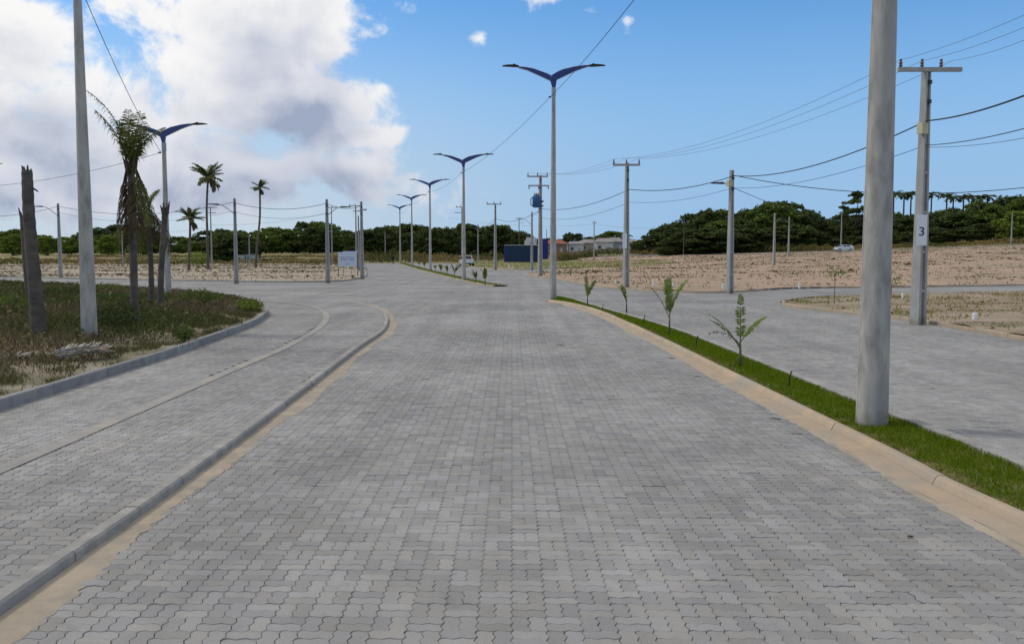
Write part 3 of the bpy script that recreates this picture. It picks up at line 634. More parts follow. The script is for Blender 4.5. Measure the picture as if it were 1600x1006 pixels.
def verge_weeds():
    x, y = rand_in(inner, 60000); k = (np.abs(x / y) < .60) & (y > 6); x, y = x[k], y[k]
    d = edge_dist(x, y, gk); pat = .5 + .5 * np.sin(x * .9 + 2 * np.sin(y * .33)) * np.sin(y * .7 + np.sin(x * .8))
    k = rng.uniform(size=len(x)) < np.clip((d - .2) / 2.2, .10, 1) * (.35 + .65 * pat); x, y, d, pat = x[k], y[k], d[k], pat[k]
    if len(x) > 9000: s = rng.permutation(len(x))[:9000]; x, y, d, pat = x[s], y[s], d[s], pat[s]
    n = len(x); per = 16; sz = np.clip(.20 + .22 * np.clip((d - .8) / 4, 0, 1), .1, .5) * rng.lognormal(0, .35, n)
    X = np.repeat(x, per) + rng.normal(size=n * per) * .17; Y = np.repeat(y, per) + rng.normal(size=n * per) * .17; 
    Z = vz(X, Y); H = np.clip(np.repeat(sz, per), 0, .42) * rng.uniform(.25, .95, n * per)
    V, l, t = blades(np.stack([X, Y, Z - .02], 1), H, .006 * np.clip(Y / 10, 1, 4), 1.3)
    red = np.clip(.5 + .9 * np.sin(x * .55 + 1.0) * np.sin(y * .41 + .6 * np.sin(x * .5)) + rng.normal(size=n) * .22, 0, 1)
    tn_ = np.repeat(np.repeat(red, per), 5)
    tag(link('weeds', npmesh('weeds', V, l, t, 'weed', tone=tn_)), 'rank green and russet weeds covering the corner verge', 'weeds', kind='stuff')
    # short grass patches towards the kerb
    gg = gk[(gk[:, 1] > 6) & (gk[:, 1] < 60)]; tg = np.gradient(gg, axis=0); tg /= np.linalg.norm(tg, axis=1)[:, None]; ng = np.stack([-tg[:, 1], tg[:, 0]], 1)
    ii = rng.integers(0, len(gg), 130000); dd = .14 + np.abs(rng.normal(size=len(ii))) * 1.5; q = gg[ii] + ng[ii] * dd[:, None] + rng.normal(size=(len(ii), 2)) * .06; x, y = q[:, 0], q[:, 1]
    pt_ = np.sin(x * 2.1 + 1.5 * np.sin(y * 1.3)) * np.sin(y * 1.7 + np.sin(x * 2.7)) + .5 * np.sin(x * 5.3 + y * 3.1); k = inpoly(x, y, inner) & (np.abs(x / y) < .60) & (rng.uniform(size=len(x)) < np.clip(.30 + pt_ * .9, .05, 1)); x, y, pt_ = x[k], y[k], pt_[k]
    V, l, t = blades(np.stack([x, y, vz(x, y) - .01], 1), rng.uniform(.03, .11, len(x)), .0045 * np.clip(y / 12, 1, 3.5), 1.4)
    tag(link('grass', npmesh('grass', V, l, t, 'dry_tuft', tone=np.repeat(np.clip(rng.uniform(-.3, .8, len(x)), 0, 1), 5))), 'short patchy grass between the weeds and the verge kerb', 'grass', kind='stuff')
    # leafy undergrowth
    n = 26000; x, y = rand_in(inner, n * 3); k = (np.abs(x / y) < .60) & (y > 7); x, y = x[k], y[k]; d = edge_dist(x, y, gk)
    k = (d > 1.0) & (np.sin(x * 1.3 + np.sin(y * .9)) * np.sin(y * .8 + 1) > -.15); x, y = x[k][:n], y[k][:n]; n = len(x)
    P = np.stack([x, y, vz(x, y) + rng.uniform(.02, .30, n) * (.4 + .6 * np.clip((edge_dist(x, y, gk) - .8) / 3, 0, 1))], 1); s = rng.uniform(.025, .07, n)[:, None] * np.clip(y / 14, 1, 2.5)[:, None]
    a = rdir(n); b = np.cross(a, rdir(n)); b /= np.linalg.norm(b, axis=1)[:, None]; V, l, t = quads(P, a * s, b * s * .6)
    red = np.clip(.30 + .7 * np.sin(x * .55 + 1.0) * np.sin(y * .41 + .6 * np.sin(x * .5)) + rng.normal(size=n) * .2, 0, 1)
    tag(link('undergrowth', npmesh('undergrowth', V, l, t, 'weed', tone=np.repeat(red, 4))), 'small leafy undergrowth among the weeds on the corner verge', 'undergrowth', kind='stuff')
verge_weeds()
def scrubland(name, boxes, n, label, hmax, size, seed=0):
    Ps = []; 
    for (xa, ya, xb, yb, dep, h) in boxes:
        m = int(n * math.hypot(xb - xa, yb - ya) / 100); t = rng.uniform(size=m); q = rng.uniform(-1, 1, m)
        x = xa + (xb - xa) * t; y = ya + (yb - ya) * t + q * dep
        hh = h * (.45 + .55 * np.abs(np.sin(x * .35 + y * .2) * np.sin(x * .11 + 1.3)) + .25 * np.sin(x * 1.7) * np.sin(y * 1.1)); z = T(x, y) + hh * np.sqrt(rng.uniform(0, 1, m)) * np.clip(1 - q * q * .6, .2, 1)
        Ps.append(np.stack([x, y, z], 1))
    P = np.concatenate(Ps); n = len(P); s = size * rng.uniform(.5, 1.3, n)[:, None]; a = rdir(n); a[:, 2] += .5; a /= np.linalg.norm(a, axis=1)[:, None]; b = np.cross(a, rdir(n)); b /= np.linalg.norm(b, axis=1)[:, None]
    V, l, t = quads(P, a * s, b * s * .5); dry = np.clip(.5 + .55 * np.sin(P[:, 0] * .23 + 2 * np.sin(P[:, 1] * .09)) + .25 * rng.normal(size=n), 0, 1)
    return tag(link(name, npmesh(name, V, l, t, 'scrub', tone=np.repeat(dry, 4))), label, 'scrub', kind='stuff')
scrubland('scrub', [(-38, 188, -8, 192, 4, 2.6), (-40, 203, 6, 206, 5, 2.3), (9, 206, 24, 261, 5, 1.6)], 15000, 'brown and olive scrub at the end of the paved road', 2, .22)
scrubland('scrub', [(10, 275, 46, 245, 4, 2.3), (46, 245, 76, 219, 4, 2.6), (76, 219, 130, 213, 4, 1.5)], 15000, 'scrub bank along the back road below the right-hand wood', 2, .22)
scrubland('scrub', [(-110, 165, -34, 179, 3, 1.1), (-120, 200, -40, 207, 5, .9), (-120, 247, -40, 247, 8, .8)], 9000, 'rough olive growth across the dry field on the left', 1, .2)
# ------------------------------------------------------------------ street lamps with blue wings
def wing_outline(sgn, grow=0.0):
    if sgn > 0: top = [(-.16, .50), (-.08, .60), (.15, .74), (.42, .86), (.97, .99), (1.35, 1.04), (1.68, 1.06)]; bot = [(1.68, 1.0), (1.35, .90), (.97, .76), (.42, .50), (.14, .37), (.08, -.02), (-.06, -.02), (-.18, .38)]
    else: top = [(.0, .56), (.16, .62), (.42, .73), (.97, .92), (1.35, .985), (1.68, 1.0)]; bot = [(1.68, .95), (1.25, .83), (.7, .59), (.24, .38), (.10, .30), (.0, .34)]
    pts = [(x, z + grow) for x, z in top] + [(x, z - grow) for x, z in bot]; return [(sgn * x, z) for x, z in pts]
def lamp_post(base, neck, label, rz=0, r0=.17, r1=.085, scale=1.0, wings=True, group='double-armed street lamps'):
    base = Vector(base); h = neck.z - base.z; o = empty('street_lamp', base, label, 'street lamp', group, rz)
    n = 14; pts = [(0, 0, -.15)] + [(0, 0, h * k / n) for k in range(n + 1)]; rr = [r0] + [r0 + (r1 - r0) * k / n for k in range(n + 1)]
    MB().tube(pts, rr, 20).build('pole', 'pole_concrete', o, smooth='angle')
    MB().prism([(-r0 * 1.012, 0), (-r0 * .97, 0), (-r1 * .97, h - .4), (-r1 * 1.03, h - .4)], -.006, .006).build('mould_seam', 'pole_concrete', o, fix=True)
    if not wings: return o
    s = scale
    MB().tube([(0, 0, h - .35), (0, 0, h + .02)], r1 + .02, 14).build('collar', 'galv', o, smooth='angle')
    for sg in (-1, 1):
        y = -.03 if sg == 1 else .06
        w = MB().prism([(a * s, h + c * s) for a, c in wing_outline(sg, .014)], y - .035, y + .035).build('wing_arm', 'lamp_white', o, fix=True)
        MB().prism([(a * s, h + c * s) for a, c in wing_outline(sg, -.012)], y - .052, y - .030).build('blue_panel', 'lamp_blue', w, fix=True)
        MB().prism([(a * s, h + c * s) for a, c in wing_outline(sg, -.012)], y + .030, y + .052).build('blue_panel', 'lamp_blue', w, fix=True)
        lum = MB().prism([(sg * a * s, h + c * s) for a, c in [(1.62, 1.0), (1.70, 1.07), (1.95, 1.09), (2.2, 1.08), (2.42, 1.045), (2.42, 1.025), (2.1, 1.01), (1.8, .99)]], y - .12, y + .12).build('luminaire', 'black_metal', o, fix=True)
        MB().tube([(sg * 1.86 * s, y, h + 1.06 * s), (sg * 1.86 * s, y, h + 1.13 * s)], .06, 10).build('photocell', 'black_metal', lum)
    MB().tube([(-.11, -.05, h - .42), (-.24, -.05, h - .42)], .035, 8).build('cable_clamp', 'plastic_dark', o)
    return o
lamps = {}
A0 = gp(864, 467, .08); lamps['A'] = (A0, at(866, 138, A0.y))
lamp_post(A0, lamps['A'][1], 'tall double-winged blue street lamp at the tip of the near median', scale=1.0)
for nm, bx, by, tx_, ty_, lab in (('B', 725, 437.5, 725, 262, 'second blue winged street lamp, first on the far median'), ('C', 672.5, 423.0, 672.5, 294.5, 'third blue winged street lamp, second on the far median'), ('D', 644, 415.8, 644, 315, 'fourth blue winged street lamp, third on the far median'), ('E', 625.5, 411.8, 625.5, 329, 'farthest and smallest blue winged street lamp at the end of the median')):
    b = gp(bx, by, .08); lamps[nm] = (b, at(tx_, ty_, b.y)); lamp_post(b, lamps[nm][1], lab)
Z0 = gp(1362, 660, .085); lamps['Z'] = (Z0, Vector((Z0.x, Z0.y, lamps['A'][1].z)))
lamp_post(Z0, lamps['Z'][1], 'thick round concrete lamp pole rising out of frame from the grassy median', r0=.205, r1=.11)
F0 = gp(263, 466, .22); lamps['F'] = (F0, at(259, 224, F0.y))
lamp_post(F0, lamps['F'][1], 'blue winged street lamp standing behind the palm trunks on the verge', scale=.82, r0=.155, r1=.085)
Q0 = gp(140, 531, .24); lamps['Q'] = (Q0, Vector((Q0.x + .02, Q0.y, 9.6)))
lamp_post(Q0, lamps['Q'][1], 'grey concrete lamp pole on the weedy verge, cut off by the top edge', r0=.185, r1=.075)
X0 = Vector((-32.2, 54, .2)); lamps['X'] = (X0, Vector((-32.2, 54, 6.5)))
lamp_post(X0, lamps['X'][1], 'street lamp beyond the left edge, only its black lamp tip showing', scale=.95)
# ------------------------------------------------------------------ utility poles
def upole(name, base, top, label, rz=-.6, w0=None, arm=None, lamp=None, plate=None, box=None, cross=(), dark=False, lv=True, rib=True, group='utility poles', thin=1.0):
    base = Vector(base); h = (top - base).z; o = empty(name, base, label, 'utility pole', group, rz); mt_ = 'bark' if dark else 'util_concrete'
    w0 = w0 or .30; w1 = w0 * .52; d0, d1 = w0 * .78, w0 * .46
    if dark: MB().tube([(0, 0, -.1), (0, 0, h)], [.13 * thin, .09 * thin], 10).build('post', mt_, o, smooth='angle')
    else:
        b = MB(); n = 10; fl = .28
        def ring(k): t = k / n; return (w0 + (w1 - w0) * t) / 2, (d0 + (d1 - d0) * t) / 2, -.1 + (h + .1) * t
        for k in range(n):                                # H section: two flanges, a recessed web
            (wa, da, za), (wb, db, zb) = ring(k), ring(k + 1)
            for x0, x1, dd in ((-1, -1 + 2 * fl, 1), (1 - 2 * fl, 1, 1), (-1 + 2 * fl, 1 - 2 * fl, .45)):
                v = [(x0 * wa, -dd * da, za), (x1 * wa, -dd * da, za), (x1 * wa, dd * da, za), (x0 * wa, dd * da, za), (x0 * wb, -dd * db, zb), (x1 * wb, -dd * db, zb), (x1 * wb, dd * db, zb), (x0 * wb, dd * db, zb)]
                i = len(b.v); b.v += v
                fs = [(0, 1, 5, 4), (2, 3, 7, 6)] + ([(1, 2, 6, 5), (3, 0, 4, 7)] if dd == 1 else []) + ([(4, 5, 6, 7)] if k == n - 1 else [])
                for f in fs: b.f.append(tuple(i + q for q in f)); b.m.append(0)
        b.build('post', mt_, o)
        if rib:
            z = 1.0
            while z < h * .62:
                t = z / h; wa = (w0 + (w1 - w0) * t) / 2; da = (d0 + (d1 - d0) * t) / 2
                MB().box((0, 0, z), (2 * wa * (1 - 2 * fl) + .01, 2 * da * .93, .09)).build('rib', mt_, o); z += 1.25
    for (dz, half, off, up, insul) in cross:
        z = h - dz; ca = MB().box((off, 0, z), (2 * half, .11, .13)).build('crossarm', 'util_concrete' if not dark else 'bark', o, )
        ca.location.y = -.12 * 1; ca.rotation_euler = (0, 0, -rz * CROSS)
        for xx in insul:
            s = 1 if up else -1
            MB().tube([(off + xx * half, 0, z + s * .06), (off + xx * half, 0, z + s * .12), (off + xx * half, 0, z + s * .16), (off + xx * half, 0, z + s * .20), (off + xx * half, 0, z + s * .24), (off + xx * half, 0, z + s * .32)], [.02, .065, .035, .065, .035, .045], 8).build('insulator', 'porcelain', ca)
    if lv:
        for dz in (.45, 1.05):
            MB().box((0, -.13, h - dz), (.09, .12, .12)).build('bracket', 'dark_metal', o)
    if box: MB().box((-.24, -.1, h - box), (.30, .2, .34)).build('junction_box', 'box_beige', o)
    if lamp:
        sx_, dz, ln = lamp; a = MB().tube([(0, 0, h - dz), (sx_ * ln * .55, 0, h - dz + ln * .42), (sx_ * ln * .8, 0, h - dz + ln * .56), (sx_ * ln, 0, h - dz + ln * .58)], [.032, .03, .028, .026], 8).build('lamp_bracket', 'galv', o, smooth='angle')
        a.rotation_euler = (0, 0, -rz)
        hd = MB().prism([(sx_ * (ln - .05), h - dz + ln * .58 + .05), (sx_ * (ln + .65), h - dz + ln * .58 + .03), (sx_ * (ln + .65), h - dz + ln * .58 - .03), (sx_ * (ln - .05), h - dz + ln * .58 - .06)], -.14, .14).build('luminaire', 'dark_metal', a, fix=True)
    if plate:
        z0, z1, wd, txt = plate
        p = MB().box((0, 0, 0), (wd, .02, z1 - z0)).build('number_plate', 'plate_white', o); p.location = (-w0 * .62, -w0 * .50, (z0 + z1) / 2); p.rotation_euler = (0, 0, -rz - .25)
        if txt: text_mesh(txt, 'number', (z1 - z0) * .40, 'digit_blue', p, (0, -.014, -(z1 - z0) * .06))
    return o
CROSS = 1.0
def text_mesh(txt, name, size, m, parent, loc):
    cu = bpy.data.curves.new('t', 'FONT'); cu.body = txt; cu.size = size; cu.align_x = 'CENTER'; cu.align_y = 'CENTER'; cu.offset = size * .012
    to = bpy.data.objects.new('t', cu); C.objects.link(to); bpy.context.view_layer.update()
    me = bpy.data.meshes.new_from_object(to.evaluated_get(bpy.context.evaluated_depsgraph_get())); bpy.data.objects.remove(to)
    me.materials.clear(); me.materials.append(MATS[m]); o = link(name, me, parent, loc); o.rotation_euler = (R(90), 0, 0); return o
UP = {}
def up(key, px, pyb, pxt, pyt, label, dz=.09, Y=None, **k):
    b = gp(px, pyb, dz) if Y is None else Vector((at(px, pyb, Y).x, Y, float(T(at(px, pyb, Y).x, Y))))
    t = at(pxt, pyt, b.y); UP[key] = (b, t); return upole('utility_pole', b, t, label, **k)
IN3 = (-.92, 0, .92)
o26 = up('26', 1434, 503, 1447, 107, 'square concrete utility pole with crossarm and number 3 plate at right', rz=.55, w0=.42, cross=[(.06, 1.0, 0, True, (-.92, -.25, .35))], box=1.9, plate=(2.45, 3.42, .30, '3'), thin=1)
up('22', 1140, 456, 1146, 266, 'slim utility pole with short lamp and junction box beside the sandy lot', rz=.5, w0=.36, lamp=(-1, 1.0, .5), box=.75)
up('20', 978, 449.5, 981, 255, 'utility pole with crossarm and white plate, nearest behind the median saplings', rz=.4, w0=.36, cross=[(.12, .85, -.1, True, IN3)], plate=(2.45, 3.4, .28, ''))
up('16', 844, 431.5, 845, 274, 'utility pole carrying the blue transformer and two crossarms', rz=.35, w0=.40, cross=[(.12, .95, -.3, True, IN3), (.95, .95, -.2, False, IN3)])
up('14', 774, 420.5, 773.5, 318, 'utility pole with one crossarm left of the blue site cabin', rz=.3, w0=.36, cross=[(.10, .95, -.2, True, IN3)])
up('15', 831, 421.5, 831.5, 331, 'pole with bracket lamp in front of the blue site cabin', rz=.3, w0=.30, lamp=(-1, 1.6, 1.35))
up('13', 747, 408.5, 746.8, 350, 'small pole with bracket lamp behind the parked pickup', rz=.3, lamp=(-1, 1.5, 1.3))
up('12', 722, 412, 722, 323, 'utility pole half hidden behind the second winged lamp', rz=.2, cross=[(.1, .8, -.3, True, IN3), (1.1, .7, -.7, True, ())])
up('17', 811, 400, 811, 342, 'dark wooden pole rising behind the blue site cabin', Y=220, dark=True, rz=.2, lv=False, lamp=(1, 1.2, .6))
up('18', 854, 400, 854, 358, 'thin far pole beside the red-roofed house', Y=274, rz=.2, lv=False)
up('19', 928, 405.5, 928.5, 345, 'far utility pole in front of the row of low houses', rz=.2, cross=[(.5, .6, 0, True, ())])
up('21', 1068, 396, 1068, 337, 'dark wooden pole at the left foot of the right-hand wood', Y=224, dark=True, rz=.2, lv=False, cross=[(.15, .6, 0, True, IN3)])
up('23', 1209, 414.5, 1210, 333, 'slim pole with bracket lamp in the middle of the sandy lot', rz=.4, w0=.34, lamp=(1, 1.3, .9))
up('24', 1232, 397, 1231.5, 339, 'slim pole with bracket lamp at the far edge of the sandy lot', Y=187, rz=.4, w0=.34, lamp=(-1, 1.3, .9))
up('25', 1314, 386, 1314, 331, 'thin grey pole beside the white hatchback', Y=216, rz=.2, cross=[(.3, .7, -.3, True, IN3)])
up('27', 1449, 390, 1449.5, 336, 'thin pale pole behind the numbered pole', Y=198, rz=.3)
up('28', 1580, 381, 1580, 332, 'far pale pole near the right edge', Y=211, rz=.3)
up('1', 95, 433, 92, 318, 'utility pole with long lamp arm nearest the left edge', rz=.3, w0=.34, lamp=(-1, 1.1, 1.45), thin=1)
up('2', 369.5, 441.5, 366, 310, 'utility pole with long lamp arm between the two thin palms', rz=.3, w0=.34, lamp=(-1, 1.15, 1.25))
up('3', 512.5, 440.5, 511.5, 311.5, 'utility pole with lamp arm left of the white sign', rz=.2, w0=.38, lamp=(1, 1.2, 1.1))
up('4', 519, 411.6, 518, 323, 'far utility pole just right of the pole by the sign', rz=.2, cross=[(.2, .8, .2, True, IN3)])
up('5', 557, 417, 556, 321, 'utility pole with crossarm behind the white sign', rz=.2, cross=[(.08, .85, -.1, True, IN3), (.85, .6, .2, True, ())])
up('6', 561, 421.5, 560.5, 337, 'shorter pole squeezed between two poles at the sign', rz=.2, w0=.28)
up('7', 566, 434.5, 564.5, 315, 'tall utility pole at the corner of the lot right of the sign', rz=.2, w0=.36, cross=[(.7, .3, .15, True, ())])
up('8', 602, 399, 602, 362, 'thin far pole in the scrub beyond the road end', Y=227, rz=.2, lv=False)
up('9', 331, 413, 329, 324, 'utility pole with two crossarms beside the tallest thin palm', rz=.2, cross=[(.1, .85, .35, True, ()), (1.0, .7, .3, True, ())])
up('10', 390, 411.5, 390, 369, 'thin pole by the small sheds in the field', Y=173, rz=.2, lv=False)
up('11', 192, 414.5, 190, 345, 'thin leaning pale pole behind the drooping palm', Y=157, rz=.2, lv=False, w0=.2)
# transformer on its pole (its own thing)
b16, t16 = UP['16']; tz = at(838, 315, b16.y)
tr = empty('transformer', (tz.x, b16.y - .1, tz.z - .55), 'bright blue pole transformer with cooling fins below the crossarms', 'transformer')
MB().tube([(0, 0, 0), (0, 0, .08), (0, 0, .95), (0, 0, 1.08)], [.30, .36, .36, .28], 16).build('tank', 'transformer_blue', tr, smooth='angle')
for k in range(3): MB().tube([(-.36, -.16 + .16 * k, .15), (-.5, -.16 + .16 * k, .25), (-.5, -.16 + .16 * k, .8), (-.36, -.16 + .16 * k, .92)], .04, 8).build('cooling_pipe', 'transformer_blue', tr)
for k in range(3): MB().tube([(-.15 + .15 * k, 0, 1.05), (-.15 + .15 * k, 0, 1.18), (-.15 + .15 * k, 0, 1.32)], [.05, .07, .03], 8).build('bushing', 'porcelain', tr)
MB().box((.48, 0, .55), (.36, .12, .16)).build('mounting_bracket', 'dark_metal', tr)
MB().box((.48, 0, .15), (.36, .12, .12)).build('mounting_bracket', 'dark_metal', tr)
# ------------------------------------------------------------------ overhead cables
def cable(p, q, sag, r, label, m='cable', group='overhead cables'):
    p, q = Vector(p), Vector(q); n = 18; pts = []
    for i in range(n + 1):
        t = i / n; v = p.lerp(q, t); v.z -= sag * 4 * t * (1 - t); pts.append(v)
    o = MB().tube([v - p for v in pts], r, 5).build('overhead_cable', m); o.location = p
    return tag(o, label, 'cable', group)
def seqp(a, b, sag, r, label, m='cable'): return cable(a, b, sag, r, label, m)
L_ = {k: v[1] + Vector((-.2, -.05, -.42)) for k, v in lamps.items()}
for a, b, lab in (('Z', 'A', 'thin cable from the thick near lamp pole up to the tall winged lamp'), ('A', 'B', 'thin cable between the tall winged lamp and the second one'), ('B', 'C', 'thin cable between the second and third winged lamps'), ('C', 'D', 'thin cable between the third and fourth winged lamps'), ('D', 'E', 'thin cable between the two farthest winged lamps'), ('Q', 'F', 'thin cable from the verge lamp pole down to the winged lamp behind the palms'), ('F', 'X', 'thin cable from the winged lamp behind the palms out to the left edge')):
    seqp(L_[a], L_[b], .35, .010, lab)
def pt(k, py): b, t = UP[k]; p = at(topx(b.x, b.y, b.z)[0], py, b.y); return Vector((b.x, b.y - .15, p.z))
off = lambda px, py, Y: at(px, py, Y)
seqp(pt('26', 190), off(1640, 134, 17.3), .12, .022, 'thick twisted cable leaving the number 3 pole at the right edge')
seqp(pt('26', 190), pt('22', 275), .55, .022, 'thick twisted cable between the number 3 pole and the slim lamp pole')
seqp(pt('26', 228), off(1640, 190, 20.0), .1, .012, 'upper thin cable leaving the number 3 pole low on the right')
seqp(pt('26', 231), off(1640, 208, 22.7), .1, .007, 'lower thin cable leaving the number 3 pole low on the right')
seqp(pt('26', 228), pt('22', 294), .4, .010, 'thin lower cable between the number 3 pole and the slim lamp pole')
seqp(pt('22', 276), pt('20', 296), .35, .022, 'twisted cable between the slim lamp pole and the plated pole')
seqp(pt('22', 294), pt('20', 316), .3, .010, 'thin lower cable between the slim lamp pole and the plated pole')
seqp(pt('22', 274), off(1660, 286, 45.4), .75, .020, 'long nearly level cable from the slim lamp pole to the right edge')
seqp(pt('22', 293), pt('25', 341), 1.0, .018, 'cable from the slim lamp pole to the pole by the hatchback')
seqp(pt('20', 298), pt('16', 326), .5, .020, 'twisted cable between the plated pole and the transformer pole')
seqp(pt('20', 318), pt('16', 340), .5, .012, 'thin lower cable between the plated pole and the transformer pole')
seqp(pt('16', 328), pt('14', 341), .7, .022, 'twisted cable between the transformer pole and the crossarm pole left of it')
seqp(pt('15', 335), pt('16', 326), .3, .015, 'short cable from the bracket lamp pole to the transformer pole')
seqp(pt('14', 342), pt('13', 354), .5, .02, 'cable between the crossarm pole and the small pole behind the pickup')
seqp(pt('19', 351), off(700, 340, 260.2), 1.2, .016, 'long far cable over the low houses')
seqp(pt('19', 350), pt('21', 350), 1.0, .016, 'far cable between the pole by the houses and the dark wooden pole')
seqp(pt('1', 323), off(-40, 338, 80.1), .3, .018, 'cable from the leftmost utility pole out to the left edge')
seqp(pt('1', 322), pt('2', 316), .8, .018, 'upper cable between the two long-armed poles on the left')
seqp(pt('1', 332), pt('2', 330), .8, .011, 'lower cable between the two long-armed poles on the left')
seqp(pt('2', 317), pt('3', 318), .45, .018, 'upper cable from the long-armed pole to the pole by the sign')
seqp(pt('2', 331), pt('3', 333), .45, .011, 'lower cable from the long-armed pole to the pole by the sign')
seqp(pt('3', 318), pt('7', 322), .3, .018, 'short cable between the two tall poles either side of the sign')
seqp(pt('9', 356), off(100, 366, 166.8), .6, .015, 'far low cable over the left field')
seqp(pt('4', 333), pt('9', 352), .6, .015, 'far cable between the two crossarm poles on the left')
cr26 = UP['26'][1]; cr20 = UP['20'][1]; cr16 = UP['16'][1]
for k, (d, w_) in enumerate(((-.9, 'left'), (-.15, 'middle'), (.8, 'right'))):
    a = cr26 + Vector((d, -.1, .22)); b = cr20 + Vector((d * .85, -.1, .26)); c = cr16 + Vector((d * .9 - .25, -.1, .26))
    seqp(a, b, .7, .007, 'thin bare wire between crossarms over the right road, %s of three' % w_, 'wire')
    seqp(b, c, .5, .008, 'thin bare wire to the transformer pole crossarm, %s of three' % w_, 'wire')
    seqp(a, off(1640, 6 + 20 * k, 20.7), .1, .006, ('highest', 'middle', 'lowest')[k] + ' of three thin bare wires leaving top right', 'wire')
# ------------------------------------------------------------------ palms
def frond(parent, o, az, el, L, droop, m, nleaf=26, ll=.5, lw=.022, hang=.6, rad=.02, name='frond', fold=.5, sparse=1.0, curl=0):
    o = np.array(o, float); d = np.array((math.sin(az) * math.cos(el), math.cos(az) * math.cos(el), math.sin(el))); n = 9; pts = [o.copy()]; p = o.copy()
    e = el
    for i in range(n):
        e -= droop / n * (.4 + 1.2 * i / n); d = np.array((math.sin(az + curl * i / n) * math.cos(e), math.cos(az + curl * i / n) * math.cos(e), math.sin(e))); p = p + d * L / n; pts.append(p.copy())
    b = MB(); b.tube(pts, [rad * (1 - .85 * i / n) for i in range(n + 1)], 5); P = np.array(pts)
    V = []; Fc = []
    for i in range(nleaf):
        t = .14 + .86 * (i + .5) / nleaf; f = t * n; k = min(int(f), n - 1); q = P[k] + (P[k + 1] - P[k]) * (f - k); tg = P[k + 1] - P[k]; tg /= np.linalg.norm(tg)
        sd_ = np.cross(tg, (0, 0, 1.)); sd_ /= np.linalg.norm(sd_) + 1e-6; upv = np.cross(sd_, tg)
        ln = ll * (math.sin(math.pi * min(1, .12 + t * .86)) ** .6) * random.uniform(.75, 1.15)
        for s in (-1, 1):
            if random.random() > sparse: continue
            dr = sd_ * s * .8 + tg * random.uniform(.35, .8) + upv * random.uniform(.05, .3) * fold; dr /= np.linalg.norm(dr)
            e1 = q + dr * ln * .55 - np.array((0, 0, hang * ln * .15)); e2 = e1 + dr * ln * .45 * (1 - hang * .4) - np.array((0, 0, hang * ln * random.uniform(.25, .5)))
            w = np.cross(dr, upv + rdir(1)[0] * .5); w /= np.linalg.norm(w) + 1e-6; w *= lw
            b.poly([q - w * .5, q + w * .5, e1 + w, e1 - w]); b.poly([e1 - w, e1 + w, e2])
    return b.build(name, m, parent)
def trunk(parent, pts, r0, r1, m='palm_bark', rings=True):
    c = crv3(pts, 28); n = len(c); rr = []
    for i in range(n): t = i / (n - 1); rr.append((r0 * (1 + .35 * math.exp(-t * 14)) + (r1 - r0) * t) * (1 + (.04 if i % 2 else -.03) * rings + random.uniform(-.02, .02)))
    return MB().tube(c, rr, 12).build('trunk', m, parent, smooth=True)
def crv3(pts, n):
    P = [np.array(p, float) for p in pts]; out = []
    for i in range(n + 1):
        f = i / n * (len(P) - 1); k = min(int(f), len(P) - 2); t = f - k; g = lambda j: P[min(max(j, 0), len(P) - 1)]; a, b, c, d = g(k - 1), g(k), g(k + 1), g(k + 2)
        out.append(.5 * (2 * b + (c - a) * t + (2 * a - 5 * b + 4 * c - d) * t * t + (3 * b - a - 3 * c + d) * t ** 3))
    return out
def palm_at(pix, dz, label, r0, r1, Y=None):
    b = gp(pix[0][0], pix[0][1], dz) if Y is None else Vector(at(pix[0][0], pix[0][1], Y)); o = empty('palm_tree', b, label, 'palm', None)
    pts = [at(x, y, b.y) - b for x, y in pix]; pts[0].z -= .1
    trunk(o, pts, r0, r1); return o, pts[-1]
def crown_stub(o, top, m='palm_dry', r=.2, n=9, h=.5):
    for k in range(n):
        a = 2 * math.pi * k / n; MB().tube([top + Vector((math.cos(a) * r * .4, math.sin(a) * r * .4, -.15)), top + Vector((math.cos(a) * r, math.sin(a) * r, h * random.uniform(.3, 1)))], [.06, .015], 5).build('frond_stub', m, o)
# big half-dead palm behind the near lamp pole
o, tp = palm_at([(211, 512), (209, 430), (207, 340), (205, 262)], .25, 'half-dead palm with brown drooping fronds beside the grey lamp pole', .11, .09)
for k in range(10):
    a = 2 * math.pi * k / 10 + random.uniform(-.3, .3); frond(o, tp + Vector((0, 0, .05)), a, R(random.uniform(68, 88)), random.uniform(1.0, 1.8), R(random.uniform(8, 48)), 'palm_green', 34, .62, .015, 1.1, .024, sparse=.9)
frond(o, tp + Vector((0, 0, .1)), R(-95), R(80), 2.3, R(46), 'palm_green', 36, .55, .011, 1.0, .022, sparse=.85)
for k in range(11):
    a = 2 * math.pi * k / 11 + random.uniform(-.35, .35); frond(o, tp + Vector((math.sin(a) * .12, math.cos(a) * .12, -.02)), a, R(random.uniform(-84, -66)), random.uniform(1.1, 2.7), R(random.uniform(4, 25)), 'palm_dry' if k % 4 else 'palm_green', 34, .42, .016, 1.5, .022, 'dead_frond', sparse=.85)
crown_stub(o, tp, r=.2)
o, tp = palm_at([(237, 484), (236, 420), (233, 360), (231, 325)], .25, 'slim palm with hanging dead fronds just behind the half-dead palm', .10, .08)
for k in range(9):
    a = 2 * math.pi * k / 9; frond(o, tp, a, R(random.uniform(-70, -40)), random.uniform(1.2, 2.0), R(random.uniform(20, 45)), 'palm_dry', 28, .40, .016, 1.5, .02, 'dead_frond', sparse=.85)
for k in range(3): frond(o, tp, random.uniform(0, 6.2), R(75), .8, R(40), 'palm_green', 22, .4, .015, .8, .018)
o, tp = palm_at([(250, 487), (252, 420), (256, 360), (258, 324)], .25, 'headless palm stump directly in front of the winged lamp', .105, .10)
crown_stub(o, tp + Vector((0, 0, -.1)), 'bark', .16, 8, .35)
